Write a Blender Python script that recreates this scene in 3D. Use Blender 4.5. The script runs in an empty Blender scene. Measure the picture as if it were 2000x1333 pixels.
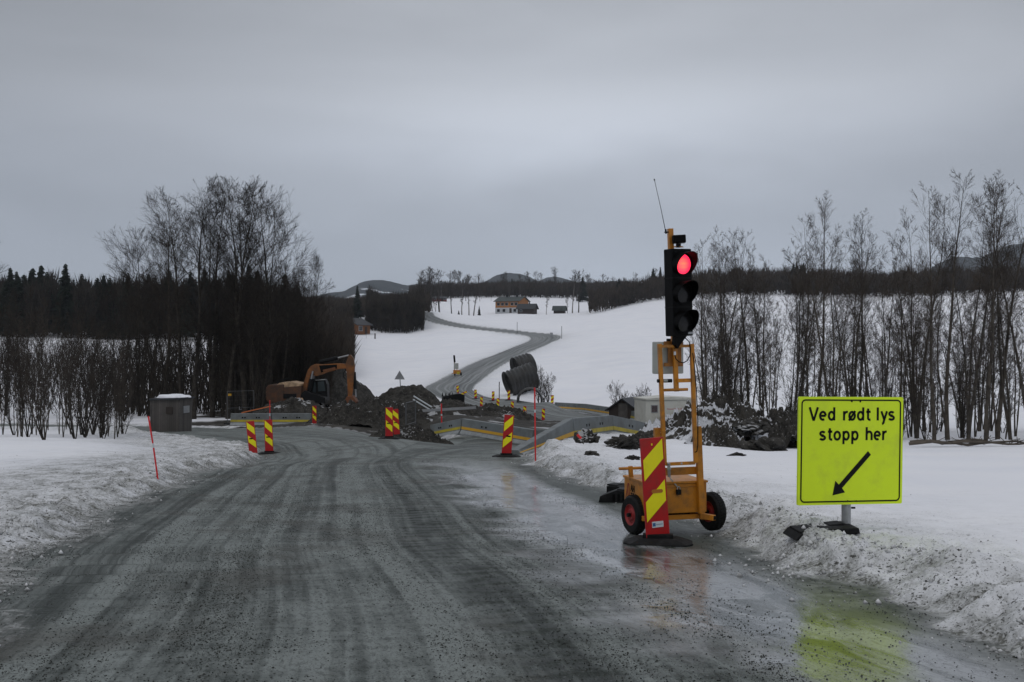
import bpy, bmesh, math, random
import numpy as np
from mathutils import Vector, Matrix

# ------------------------------------------------------------------ camera, sky, sun, exposure
SC = bpy.context.scene
COL = SC.collection
F, HY = 2150.0, 666.5            # focal length and horizon row, in pixels of the 2000 px wide photograph
cam = bpy.data.cameras.new('camera'); cam.sensor_width = 36; cam.lens = 36 * F / 2000
cam.clip_start = 0.1; cam.clip_end = 20000
camo = bpy.data.objects.new('camera', cam); COL.objects.link(camo)
camo.location = (0, 0, 0); camo.rotation_euler = (math.radians(90), 0, 0)
SC.camera = camo
SC.view_settings.view_transform = 'Standard'; SC.view_settings.look = 'None'
SC.view_settings.exposure = 0.0; SC.view_settings.gamma = 1.0
SC.render.engine = 'CYCLES'
SC.cycles.use_denoising = True
SC.cycles.max_bounces = 6; SC.cycles.volume_bounces = 1

SUN_EL, SUN_ROT = math.radians(50), math.radians(150)
W = bpy.data.worlds.new('World'); SC.world = W; W.use_nodes = True
nt = W.node_tree; N = nt.nodes; L = nt.links; N.clear()
def wn(t, **k):
    n = N.new(t)
    for a, b in k.items(): setattr(n, a, b)
    return n
wo = wn('ShaderNodeOutputWorld'); wmix = wn('ShaderNodeMixShader'); wmix.inputs[0].default_value = 0.93
bg1 = wn('ShaderNodeBackground'); bg1.inputs[1].default_value = 0.07
bg2 = wn('ShaderNodeBackground'); bg2.inputs[1].default_value = 1.06
sky = wn('ShaderNodeTexSky', sky_type='NISHITA', sun_disc=False, sun_elevation=SUN_EL, sun_rotation=SUN_ROT)
L.new(sky.outputs[0], bg1.inputs[0]); L.new(bg1.outputs[0], wmix.inputs[1]); L.new(bg2.outputs[0], wmix.inputs[2])
L.new(wmix.outputs[0], wo.inputs[0])
tc = wn('ShaderNodeTexCoord'); sep = wn('ShaderNodeSeparateXYZ'); L.new(tc.outputs['Generated'], sep.inputs[0])
mp = wn('ShaderNodeMapping'); mp.inputs['Scale'].default_value = (1.0, 1.0, 4.2); mp.inputs['Location'].default_value = (0.35, 0.2, 0.1)
L.new(tc.outputs['Generated'], mp.inputs[0])
ns = wn('ShaderNodeTexNoise'); ns.inputs['Scale'].default_value = 1.7; ns.inputs['Detail'].default_value = 4.5
ns.inputs['Roughness'].default_value = 0.5; ns.inputs['Distortion'].default_value = 0.25
L.new(mp.outputs[0], ns.inputs['Vector'])
# overcast: grey blue at the skyline, much brighter towards the zenith
er = wn('ShaderNodeValToRGB'); L.new(sep.outputs[2], er.inputs[0])
e = er.color_ramp; e.elements[0].position = 0.0; e.elements[0].color = (0.37, 0.415, 0.49, 1)
e.elements[1].position = 1.0; e.elements[1].color = (0.63, 0.64, 0.68, 1)
for p, c in ((0.06, (0.385, 0.425, 0.495)), (0.17, (0.42, 0.45, 0.505)), (0.22, (0.445, 0.47, 0.515)), (0.30, (0.40, 0.42, 0.455)), (0.5, (0.50, 0.515, 0.555))):
    x = e.elements.new(p); x.color = (*c, 1)
cr = wn('ShaderNodeMapRange'); cr.inputs[1].default_value = 0.3; cr.inputs[2].default_value = 0.72
cr.inputs[3].default_value = 0.80; cr.inputs[4].default_value = 1.20
L.new(ns.outputs[0], cr.inputs[0])
def wmath(op, a, b):
    x = wn('ShaderNodeMath', operation=op)
    for i, q in enumerate((a, b)):
        if isinstance(q, (int, float)): x.inputs[i].default_value = q
        else: L.new(q, x.inputs[i])
    return x.outputs[0]
# a long brighter rift low in the cloud deck, and heavier cloud to the left
dx = wmath('MULTIPLY', wmath('SUBTRACT', sep.outputs[0], 0.10), 3.6); dz = wmath('MULTIPLY', wmath('ADD', wmath('SUBTRACT', sep.outputs[2], 0.193), wmath('MULTIPLY', wmath('SUBTRACT', ns.outputs[0], 0.5), 0.10)), 24.0)
d2_ = wmath('ADD', wmath('MULTIPLY', dx, dx), wmath('MULTIPLY', dz, dz)); blob = wmath('MULTIPLY', wmath('POWER', 2.718, wmath('MULTIPLY', d2_, -1.0)), 0.34)
lm = wn('ShaderNodeMapRange', interpolation_type='SMOOTHSTEP'); L.new(sep.outputs[0], lm.inputs[0]); lm.inputs[1].default_value = -0.5; lm.inputs[2].default_value = -0.05; lm.inputs[3].default_value = 0.72; lm.inputs[4].default_value = 1.0
tot = wmath('MULTIPLY', wmath('ADD', cr.outputs[0], blob), lm.outputs[0])
vm = wn('ShaderNodeVectorMath', operation='SCALE'); L.new(er.outputs[0], vm.inputs[0]); L.new(tot, vm.inputs['Scale'])
L.new(vm.outputs[0], bg2.inputs[0])
sl = bpy.data.lights.new('sun', 'SUN'); sl.energy = 0.45; sl.angle = math.radians(25); sl.color = (1.0, 0.96, 0.9)
so = bpy.data.objects.new('sun', sl); COL.objects.link(so)
so.rotation_euler = (math.radians(40), 0, math.radians(-30) )

# ------------------------------------------------------------------ helpers
rng = np.random.default_rng(7); random.seed(5)
def P(px, py, Y): return Vector(((px - 1000) / F * Y, Y, (HY - py) / F * Y))

def props(o, label=None, cat=None, group=None, kind=None):
    if label: o['label'] = label
    if cat: o['category'] = cat
    if group: o['group'] = group
    if kind: o['kind'] = kind
    return o
def empty(name, loc, rz=0, **k):
    o = bpy.data.objects.new(name, None); COL.objects.link(o)
    o.location = loc; o.rotation_euler = (0, 0, rz); o.empty_display_size = 0.2
    return props(o, **k)
def link(name, me, mat, parent=None, **k):
    o = bpy.data.objects.new(name, me); COL.objects.link(o)
    if mat is not None:
        for m in (mat if isinstance(mat, (list, tuple)) else [mat]): me.materials.append(m)
    if parent is not None: o.parent = parent
    return props(o, **k)
def dup(o, parent=None):
    c = o.copy(); COL.objects.link(c)
    if parent is not None: c.parent = parent
    for ch in list(o.children): dup(ch, c)
    return c
def mesh_np(name, v, quads=None, tris=None, smooth=False):
    me = bpy.data.meshes.new(name)
    v = np.asarray(v, dtype=np.float32); me.vertices.add(len(v)); me.vertices.foreach_set('co', v.ravel())
    nq = 0 if quads is None else len(quads); ntr = 0 if tris is None else len(tris)
    idx = []; st = []; tot = []
    if nq: idx.append(np.asarray(quads).ravel()); st.append(np.arange(nq) * 4); tot.append(np.full(nq, 4))
    if ntr: idx.append(np.asarray(tris).ravel()); st.append(nq * 4 + np.arange(ntr) * 3); tot.append(np.full(ntr, 3))
    idx = np.concatenate(idx).astype(np.int32); st = np.concatenate(st).astype(np.int32)
    me.loops.add(len(idx)); me.loops.foreach_set('vertex_index', idx)
    me.polygons.add(nq + ntr); me.polygons.foreach_set('loop_start', st)
    if smooth: me.polygons.foreach_set('use_smooth', np.ones(nq + ntr, dtype=bool))
    me.update(calc_edges=True)
    return me

class MB:
    """collects shapes into ONE mesh"""
    def __init__(s): s.v = []; s.f = []
    def add(s, vs, fs):
        b = len(s.v); s.v += [tuple(x) for x in vs]; s.f += [tuple(i + b for i in f) for f in fs]; return s
    def box(s, x0, x1, y0, y1, z0, z1, M=None):
        vs = [(x, y, z) for z in (z0, z1) for y in (y0, y1) for x in (x0, x1)]
        if M is not None: vs = [M @ Vector(p) for p in vs]
        return s.add(vs, [(0, 2, 3, 1), (4, 5, 7, 6), (0, 1, 5, 4), (2, 6, 7, 3), (0, 4, 6, 2), (1, 3, 7, 5)])
    def bar(s, a, b, w, d=None, up=(0, 1, 0)):
        """square bar from a to b, w across, d along 'up'"""
        d = d or w; a = Vector(a); b = Vector(b); t = (b - a).normalized(); u = Vector(up)
        u = (u - t * u.dot(t)); u = u.normalized() if u.length > 1e-4 else t.orthogonal().normalized()
        r = t.cross(u)
        vs = []
        for c in (a, b):
            for i, j in ((-1, -1), (1, -1), (1, 1), (-1, 1)): vs.append(c + r * (w / 2 * i) + u * (d / 2 * j))
        return s.add(vs, [(0, 3, 2, 1), (4, 5, 6, 7), (0, 1, 5, 4), (1, 2, 6, 5), (2, 3, 7, 6), (3, 0, 4, 7)])
    def tube(s, pts, r, n=10, caps=True):
        pts = [Vector(p) for p in pts]; rs = r if isinstance(r, (list, tuple)) else [r] * len(pts)
        vs = []; fs = []; u = None
        for i, p in enumerate(pts):
            t = (pts[min(i + 1, len(pts) - 1)] - pts[max(i - 1, 0)]).normalized()
            if u is None: u = t.orthogonal().normalized()
            u = (u - t * u.dot(t)).normalized(); w = t.cross(u)
            for k in range(n):
                a = 2 * math.pi * k / n; vs.append(p + (u * math.cos(a) + w * math.sin(a)) * rs[i])
        for i in range(len(pts) - 1):
            for k in range(n):
                k2 = (k + 1) % n; fs.append((i * n + k, i * n + k2, (i + 1) * n + k2, (i + 1) * n + k))
        if caps: fs.append(tuple(range(n))[::-1]); fs.append(tuple((len(pts) - 1) * n + k for k in range(n)))
        return s.add(vs, fs)
    def prism(s, poly, y0, y1, M=None):
        """polygon in x,z extruded from y0 to y1"""
        n = len(poly); vs = [(x, y0, z) for x, z in poly] + [(x, y1, z) for x, z in poly]
        if M is not None: vs = [M @ Vector(p) for p in vs]
        fs = [tuple(range(n)), tuple(range(n, 2 * n))[::-1]] + [(i, i + n, (i + 1) % n + n, (i + 1) % n) for i in range(n)]
        return s.add(vs, fs)
    def build(s, name, mat, parent=None, bevel=0, smooth=False, **k):
        me = bpy.data.meshes.new(name); me.from_pydata(s.v, [], s.f); me.update()
        bm = bmesh.new(); bm.from_mesh(me); bmesh.ops.recalc_face_normals(bm, faces=bm.faces); 
        if bevel:
            bmesh.ops.bevel(bm, geom=[e for e in bm.edges if e.is_manifold and e.calc_face_angle(0) > 0.6], offset=bevel, segments=2, affect='EDGES', profile=0.6)
        if smooth:
            for f in bm.faces: f.smooth = True
            for e in bm.edges: e.smooth = not (e.is_manifold and e.calc_face_angle(0) > 0.7)
        bm.to_mesh(me); bm.free()
        return link(name, me, mat, parent, **k)

# ---- gradient noise in numpy
_perm = np.random.default_rng(11).permutation(512).astype(np.int64)
_ang = np.random.default_rng(12).random(512) * 2 * np.pi
_gx, _gy = np.cos(_ang), np.sin(_ang)
def perlin(x, y):
    xi = np.floor(x).astype(np.int64); yi = np.floor(y).astype(np.int64); xf = x - xi; yf = y - yi
    u = xf * xf * xf * (xf * (xf * 6 - 15) + 10); v = yf * yf * yf * (yf * (yf * 6 - 15) + 10)
    def g(i, j, dx, dy):
        h = _perm[(_perm[(xi + i) & 511] + yi + j) & 511]; return _gx[h] * dx + _gy[h] * dy
    a = g(0, 0, xf, yf); b = g(1, 0, xf - 1, yf); c = g(0, 1, xf, yf - 1); d = g(1, 1, xf - 1, yf - 1)
    return (a + u * (b - a)) * (1 - v) + (c + u * (d - c)) * v
def fbm(x, y, o=4, g=0.5, ox=0.0):
    s = 0; a = 1.0; f = 1.0
    for i in range(o):
        s = s + a * perlin(x * f + ox + i * 17.3, y * f + i * 9.1 + ox); a *= g; f *= 2.03
    return s
def ss(a, b, x): t = np.clip((x - a) / (b - a), 0, 1); return t * t * (3 - 2 * t)

# ------------------------------------------------------------------ terrain
CP = []
for Y in (1.5, 3, 6, 10, 15, 21, 27):
    for u in (-1.2, -0.6, -0.3, 0, 0.3, 0.6, 1.2): CP.append((u * Y, Y, -1.45 - 0.053 * Y))
def cp(px, py, Y): p = P(px, py, Y); CP.append((p.x, p.y, p.z))
def cw(x, y, z): CP.append((x, y, z))
for a in ((760, 858, 37), (640, 850, 47), (500, 843, 55), (613, 830, 64), (530, 832, 71), (450, 832, 72), (335, 842, 61), (100, 848, 55), (100, 829, 76),
          (0, 829, 76), (-300, 840, 70), (100, 862, 40), (-300, 862, 40), (700, 852, 44), (862, 826, 64),
          (980, 816, 74), (900, 812, 78), (800, 815, 78), (940, 794, 119), (1025, 813, 104), (1061, 821, 98), (929, 778, 130), (994, 781, 121), (1078, 788, 113),
          (800, 792, 95), (700, 798, 95), (620, 805, 88), (450, 812, 88), (200, 812, 95), (0, 812, 95), (-300, 812, 95), (300, 770, 130), (0, 720, 150), (300, 700, 175),
          (0, 655, 220), (300, 658, 220), (500, 662, 220), (600, 655, 260), (0, 605, 400), (300, 605, 400), (600, 610, 450), (-400, 700, 160), (-400, 620, 400),
          (700, 762, 150), (700, 705, 220), (700, 651, 320), (820, 643, 335), (800, 735, 175), (800, 690, 240),
          (870, 765, 136), (900, 741, 160), (950, 713, 190), (1000, 690, 220), (1043, 674, 248), (1068, 661, 274), (1045, 653, 292), (1000, 648, 303), (930, 642, 322),
          (870, 632, 345), (840, 621, 365), (828, 612, 385), (1025, 731, 168), (1045, 752, 148), (995, 776, 129),
          (1000, 612, 470), (1100, 612, 460), (1180, 600, 480), (900, 615, 470), (1000, 582, 600), (1190, 580, 600), (850, 590, 560), (700, 603, 550), (400, 600, 600),
          (1280, 588, 400), (1500, 578, 400), (2000, 572, 400), (2400, 572, 400), (1200, 640, 280), (1500, 640, 270), (1900, 640, 270), (2400, 640, 270),
          (1200, 722, 160), (1500, 722, 160), (1900, 722, 150), (2400, 722, 150), (1380, 790, 100), (1700, 800, 85), (2000, 806, 80), (2400, 806, 80),
          (1420, 850, 55), (1800, 862, 47), (2000, 862, 46), (1550, 868, 42), (2400, 868, 46), (1800, 890, 34), (1500, 885, 34),
          (1300, 573, 600), (1700, 566, 620), (2200, 566, 620), (0, 585, 700), (600, 590, 750), (1000, 580, 800), (1500, 575, 800),
          (0, 640, 1500), (1000, 640, 1500), (2000, 640, 1500), (-500, 640, 1500), (2500, 640, 1500), (0, 652, 3500), (1000, 652, 3500), (2000, 652, 3500)):
    cp(*a)
for a in ((0.04, 28.5, -2.93), (1.88, 36, -3.38), (3.71, 42, -3.7), (4.2, 36, -3.5), (6.3, 40, -3.75), (3.2, 31, -3.15), (6.4, 47.5, -4.5), (9.5, 54, -5.1), (-1.9, 34, -3.25), (-7.7, 34.3, -3.52), (-5.8, 31, -3.2), (-11, 36, -3.7), (-4.3, 60, -5.35), (-2.6, 58, -4.95), (1.1, 54, -5.15),
          (13, 66, -5.7), (14, 76, -6.2), (5, 70, -5.4), (4.5, 115, -7.3), (7.1, 105, -6.95), (9.6, 92, -6.65), (11.6, 78, -6.4), (13, 86, -6.8), (12, 95, -7.1)):
    cw(*a)
CP = np.array(CP, dtype=float)
def uv(x, y):
    r = np.sqrt(x * x + y * y) + 1e-6
    az = np.clip(np.arctan2(x, np.maximum(y, 1e-6)), -0.72, 0.72)
    return az * 4.0, np.log(np.maximum(r, 1.0)), r
_u, _l, _r = uv(CP[:, 0], CP[:, 1])
_val = (CP[:, 2] - (-1.45 - 0.053 * CP[:, 1])) / _r
def _ker(d2): return 0.5 * d2 * np.log(d2 + 1e-9)
n = len(CP); A = np.zeros((n + 3, n + 3)); d2 = (_u[:, None] - _u[None]) ** 2 + (_l[:, None] - _l[None]) ** 2
A[:n, :n] = _ker(d2) + np.eye(n) * 1e-4; A[:n, n] = 1; A[:n, n + 1] = _u; A[:n, n + 2] = _l; A[n:, :n] = A[:n, n:].T
_w = np.linalg.solve(A, np.concatenate([_val, np.zeros(3)]))
def base_z(x, y):
    sh = np.shape(x); x = np.ravel(np.asarray(x, float)); y = np.ravel(np.asarray(y, float))
    u, l, r = uv(x, y); s = _w[-3] + _w[-2] * u + _w[-1] * l
    for k in range(n):
        s += _w[k] * _ker((u - _u[k]) ** 2 + (l - _l[k]) ** 2)
    yy = np.maximum(y, -20)
    fade = ss(4, 10, r) * ss(-0.2, 0.3, y / r)
    return (-1.45 - 0.053 * yy + s * r * fade).reshape(sh)

def smooth_line(pts, k=6):
    pts = np.array(pts, float); out = []
    for i in range(len(pts) - 1):
        p0 = pts[max(i - 1, 0)]; p1 = pts[i]; p2 = pts[i + 1]; p3 = pts[min(i + 2, len(pts) - 1)]
        for j in range(k):
            t = j / k
            out.append(0.5 * (2 * p1 + (p2 - p0) * t + (2 * p0 - 5 * p1 + 4 * p2 - p3) * t * t + (3 * p1 - p0 - 3 * p2 + p3) * t ** 3))
    out.append(pts[-1]); return np.array(out)
MAIN = smooth_line([(1.0, -14, 3.2), (0.7, -5, 3.2), (0.4, 2, 3.2), (-.15, 6, 3.15), (-.7, 9, 3.25), (-1.25, 12, 3.5), (-2.0, 17, 3.6), (-2.8, 23, 3.5), (-2.95, 28, 3.3), (-1.95, 34, 3.3),
                    (-.6, 40, 3.3), (1.8, 46, 3.3), (5.5, 52, 3.3), (9.5, 58, 3.2), (12.4, 66, 3.2), (12.2, 76, 3.2), (9.6, 85, 3.4), (7.2, 94, 3.4),
                    (4.0, 103, 3.4), (0.5, 112, 3.4), (-3.2, 121, 3.4), (-6.4, 131, 3.3), (-8.2, 142, 3.2), (-7.4, 160, 3.2), (-4.6, 190, 3.2), (0, 220, 3.2), (4.8, 248, 3.4),
                    (8.2, 270, 3.8), (7.0, 288, 3.6), (0.5, 302, 3.2), (-10, 322, 3.1), (-20, 345, 3.1), (-28, 368, 3), (-31, 390, 3)], 5)
SIDE = smooth_line([(-2.95, 27, 3.3), (-4.6, 36, 3.5), (-7.6, 45, 3.8), (-11.5, 53, 4.0), (-17, 61, 3.6), (-24, 67.5, 3.0), (-34, 73, 2.8), (-50, 78, 2.8), (-80, 84, 2.8)], 5)
JUNC = [(-7.5, 44, 4.2), (-3.2, 51.5, 6.0), (0.3, 51, 4.2)]; JUNC2 = [(-12, 58, 3.0), (-6, 55, 2.0)]
def line_coords(x, y, ln):
    best = np.full(x.shape, 1e9); ac = np.zeros(x.shape); al = np.zeros(x.shape); s0 = 0.0
    for i in range(len(ln) - 1):
        a = ln[i]; b = ln[i + 1]; dx, dy = b[0] - a[0], b[1] - a[1]; le = math.hypot(dx, dy)
        t = np.clip(((x - a[0]) * dx + (y - a[1]) * dy) / (le * le), 0, 1)
        qx = x - a[0] - dx * t; qy = y - a[1] - dy * t; d = np.sqrt(qx * qx + qy * qy); sd = d - (a[2] + (b[2] - a[2]) * t)
        m = sd < best
        best = np.where(m, sd, best); ac = np.where(m, d * np.sign(-(dy * -qx + dx * qy)), ac); al = np.where(m, s0 + t * le, al); s0 += le
    return best, ac, al
BUMPS = [(2.6, 29, 1.3, 1.6, .16), (4.6, 33, 1.3, 2.0, .18), (6.4, 38, 1.5, 3, .25), (1.6, 25.5, 1.0, 2.0, .12), (-9.3, 35, 1.3, 2.5, .25), (3.0, 132.4, 2.6, 2.4, 1.1), (2.8, 141.5, 2.8, 2.6, 1.0),
         (8.6, 42, 2, 3, .5), (3.0, 8.9, .7, .9, .05), (-21, 60, 5, 2, .3), (-6.6, 27, 1.0, 3, .12)]
def surface(x, y):
    """full ground: height and masks"""
    x = np.asarray(x, float); y = np.asarray(y, float); r = np.sqrt(x * x + y * y)
    z = base_z(x, y)
    s1, a1, l1 = line_coords(x, y, MAIN); s2, a2, l2 = line_coords(x, y, SIDE)
    s3 = np.minimum(line_coords(x, y, JUNC)[0], line_coords(x, y, JUNC2)[0])
    m = s2 < s1; sd = np.minimum(np.where(m, s2, s1), s3); ac = np.where(m, a2 + 40, a1); al = np.where(m, l2 + 500, l1)
    near = ss(120, 40, r)
    wob = fbm(x * .35, y * .35, 4, .55) * .55 + fbm(x * 1.7, y * 1.7, 3, .6, 5) * .16
    sd = sd + wob * (0.35 + .65 * near) * ss(400, 60, r) * .9
    road = ss(.10, -.12, sd)
    out = np.clip(sd, 0, None)
    # ploughed bank beside the road and the crust on it
    bank = (ss(0.0, .45, out) * np.exp(-np.clip(out - .5, 0, None) / 1.5)) * near
    hb = .15 + .12 * fbm(x * .45, y * .45, 3, .55, 31)
    z = z + bank * np.where(x > -2.2, hb * 1.5, hb)
    z = z + (ss(0, 2.0, out) * .06) * near
    wx = x + .25 * fbm(x * 1.9, y * 1.9, 2, .5, 61); wy = y + .25 * fbm(x * 1.9, y * 1.9, 2, .5, 62)
    crust = np.abs(fbm(wx * 1.0, wy * 1.0, 3, .6, 3)) * .13 + np.abs(fbm(wx * 3.4, wy * 3.4, 3, .65, 8)) * .075 + np.abs(fbm(wx * 10, wy * 10, 2, .6, 18)) * .022 * ss(30, 12, r)
    rough = ss(.02, .5, out) * (np.exp(-out / 2.0) * 1.15 + .05) * near
    z = z + (crust - .06) * rough
    for bx, by, rx, ry, h in BUMPS:
        g = np.exp(-((x - bx) / rx) ** 2 - ((y - by) / ry) ** 2); z = z + h * g * (1 + .5 * fbm(x * .9, y * .9, 3, .5, 2)) * (1 - road)
    z = z + fbm(x * .12, y * .12, 3, .5, 77) * .10 * (1 - road) * ss(3, 12, out + r * .1)
    z = z + fbm(x * .02, y * .02, 3, .5, 70) * .7 * (1 - road) * ss(120, 300, r)
    z = z + road * (fbm(ac * .9, al * .06, 3, .5, 21) * .022) * near
    # masks
    dirt = np.exp(-out / np.where(x < -2, 2.7, 1.6)) * near * .95 + np.exp(-out / 2.5) * (1 - near) * .45
    dirt = dirt + near * .35 * np.exp(-((out - 2.6) / 1.6) ** 2) * (x < -2)
    # bare soil of the works: between the barrier and the by-pass, and round the heaps
    sn = fbm(x * .16, y * .16, 4, .55, 44)
    def el(cx, cy, rx, ry): return 1 - np.sqrt(((x - cx) / rx) ** 2 + ((y - cy) / ry) ** 2)
    so_ = np.maximum.reduce([el(-2, 83, 13, 26), el(-14, 76, 11, 9), el(-9, 64, 8, 4.5), el(-17, 92, 10, 12), el(-4.2, 66, 5, 8)]) + sn * .35
    soil = ss(.0, .12, so_) * (1 - road)
    return z, road, dirt * (1 - soil), soil, ac, al, sd
def gz(x, y): return float(surface(np.array([x]), np.array([y]))[0][0])
def G(px, Y, dz=0.0):
    X = (px - 1000) / F * Y; return Vector((X, Y, gz(X, Y) + dz))

def build_ground():
    az_in = np.radians(np.arange(-29.5, 29.5001, 0.062))
    az = np.concatenate([np.radians(np.arange(-180, -31, 3.0)), np.radians(np.arange(-31, -29.6, .5)), az_in, np.radians(np.arange(30, 31.1, .5)), np.radians(np.arange(33, 180.1, 3.0))])
    rr = [0.6]; 
    while rr[-1] < 4200:
        q = rr[-1]; rr.append(q * (1 + (0.06 if q < 3.6 else 0.0042 if q < 16 else 0.0065 if q < 150 else .012 if q < 650 else .04)))
    rr = np.array(rr); print('ground grid', len(az), len(rr))
    R_, A_ = np.meshgrid(rr, az, indexing='ij'); x = (R_ * np.sin(A_)).ravel(); y = (R_ * np.cos(A_)).ravel()
    z, road, dirt, soil, ac, al, out = surface(x, y)
    nA = len(az); nR = len(rr); ii = (np.arange(nR - 1)[:, None] * nA + np.arange(nA - 1)[None]).ravel()
    q = np.stack([ii, ii + 1, ii + nA + 1, ii + nA], 1)
    co = np.stack([x, y, z], 1)
    isr = road[q].mean(1) > .5
    for nm, sel in (('ground', ~isr), ('road', isr)):
        qq = q[sel]; used, inv = np.unique(qq.ravel(), return_inverse=True)
        me = mesh_np(nm, co[used], quads=inv.reshape(-1, 4)[:, ::-1], smooth=True)
        for an, arr in (('roadmask', road), ('dirt', dirt), ('soil', soil), ('across', ac), ('along', al), ('outd', out)):
            at = me.attributes.new(an, 'FLOAT', 'POINT'); at.data.foreach_set('value', arr[used].astype(np.float32))
        link(nm, me, MAT['ground'], kind='structure')

# ------------------------------------------------------------------ materials
MAT = {}
class NT:
    def __init__(s, name):
        s.m = bpy.data.materials.new(name); s.m.use_nodes = True; s.t = s.m.node_tree; s.N = s.t.nodes; s.L = s.t.links
        s.b = s.N['Principled BSDF']
    def n(s, t, **k):
        x = s.N.new(t)
        for a, b in k.items(): setattr(x, a, b)
        return x
    def val(s, x, sock):
        if isinstance(x, (int, float)): sock.default_value = (x, x, x, 1) if sock.type == 'RGBA' else x
        elif isinstance(x, tuple): sock.default_value = x if len(x) == len(sock.default_value) else (*x, 1)
        else: s.L.new(x, sock)
    def math(s, op, a, b=0.0, clamp=False):
        x = s.n('ShaderNodeMath', operation=op, use_clamp=clamp); s.val(a, x.inputs[0]); s.val(b, x.inputs[1]); return x.outputs[0]
    def mr(s, a, f0, f1, t0, t1):
        x = s.n('ShaderNodeMapRange'); s.val(a, x.inputs[0])
        for i, q in enumerate((f0, f1, t0, t1)): s.val(q, x.inputs[i + 1])
        return x.outputs[0]
    def mix(s, f, a, b, mode='MIX'):
        x = s.n('ShaderNodeMix', data_type='RGBA', blend_type=mode); s.val(f, x.inputs[0]); s.val(a, x.inputs[6]); s.val(b, x.inputs[7]); return x.outputs[2]
    def noise(s, sc, de=3, ro=.5, vec=None, dist=0.0):
        x = s.n('ShaderNodeTexNoise'); x.inputs['Scale'].default_value = sc; x.inputs['Detail'].default_value = de
        x.inputs['Roughness'].default_value = ro; x.inputs['Distortion'].default_value = dist
        if vec is not None: s.L.new(vec, x.inputs['Vector'])
        return x.outputs[0]
    def pos(s): return s.n('ShaderNodeNewGeometry').outputs['Position']
    def obj(s): return s.n('ShaderNodeTexCoord').outputs['Object']
    def attr(s, nm): x = s.n('ShaderNodeAttribute'); x.attribute_name = nm; return x.outputs['Fac']
    def comb(s, a, b, c=0.0):
        x = s.n('ShaderNodeCombineXYZ'); s.val(a, x.inputs[0]); s.val(b, x.inputs[1]); s.val(c, x.inputs[2]); return x.outputs[0]
    def bump(s, h, st, di, nrm=None):
        x = s.n('ShaderNodeBump'); s.val(st, x.inputs['Strength']); x.inputs['Distance'].default_value = di; s.val(h, x.inputs['Height'])
        if nrm is not None: s.L.new(nrm, x.inputs['Normal'])
        return x.outputs[0]
    def set(s, **k):
        for a, b in k.items(): s.val(b, s.b.inputs[a.replace('_', ' ')])
        return s.m

def mat(name, col, rough=.5, var=.25, sc=6.0, metal=0.0, dirt=None, dsc=3.0, damt=.35, bump=0.0, bsc=30.0, spec=.5, rnd=False):
    """paint / metal / wood with wear: colour variation, dirt patches, roughness variation and fine bump"""
    t = NT(name); v = t.obj()
    n1 = t.noise(sc, 4, .6, v); c0 = tuple(c * (1 - var) for c in col); c1 = tuple(min(1, c * (1 + var)) for c in col)
    c = t.mix(t.mr(n1, .3, .7, 0, 1), c0, c1)
    if dirt is not None:
        n2 = t.noise(dsc, 5, .65, v); c = t.mix(t.mr(n2, .62 - damt * .4, .72, 0, min(1, damt * 2)), c, dirt)
    if rnd:
        oi = t.n('ShaderNodeObjectInfo').outputs['Random']; c = t.mix(1.0, c, t.mix(oi, (.7, .7, .7), (1.3, 1.25, 1.2)), 'MULTIPLY')
    t.set(Base_Color=c, Roughness=t.mr(n1, .3, .7, max(.05, rough - .1), min(1, rough + .12)), Metallic=metal, Specular_IOR_Level=spec)
    if bump: t.set(Normal=t.bump(t.noise(bsc, 3, .6, v), bump, .01))
    MAT[name] = t.m; return t.m

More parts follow.
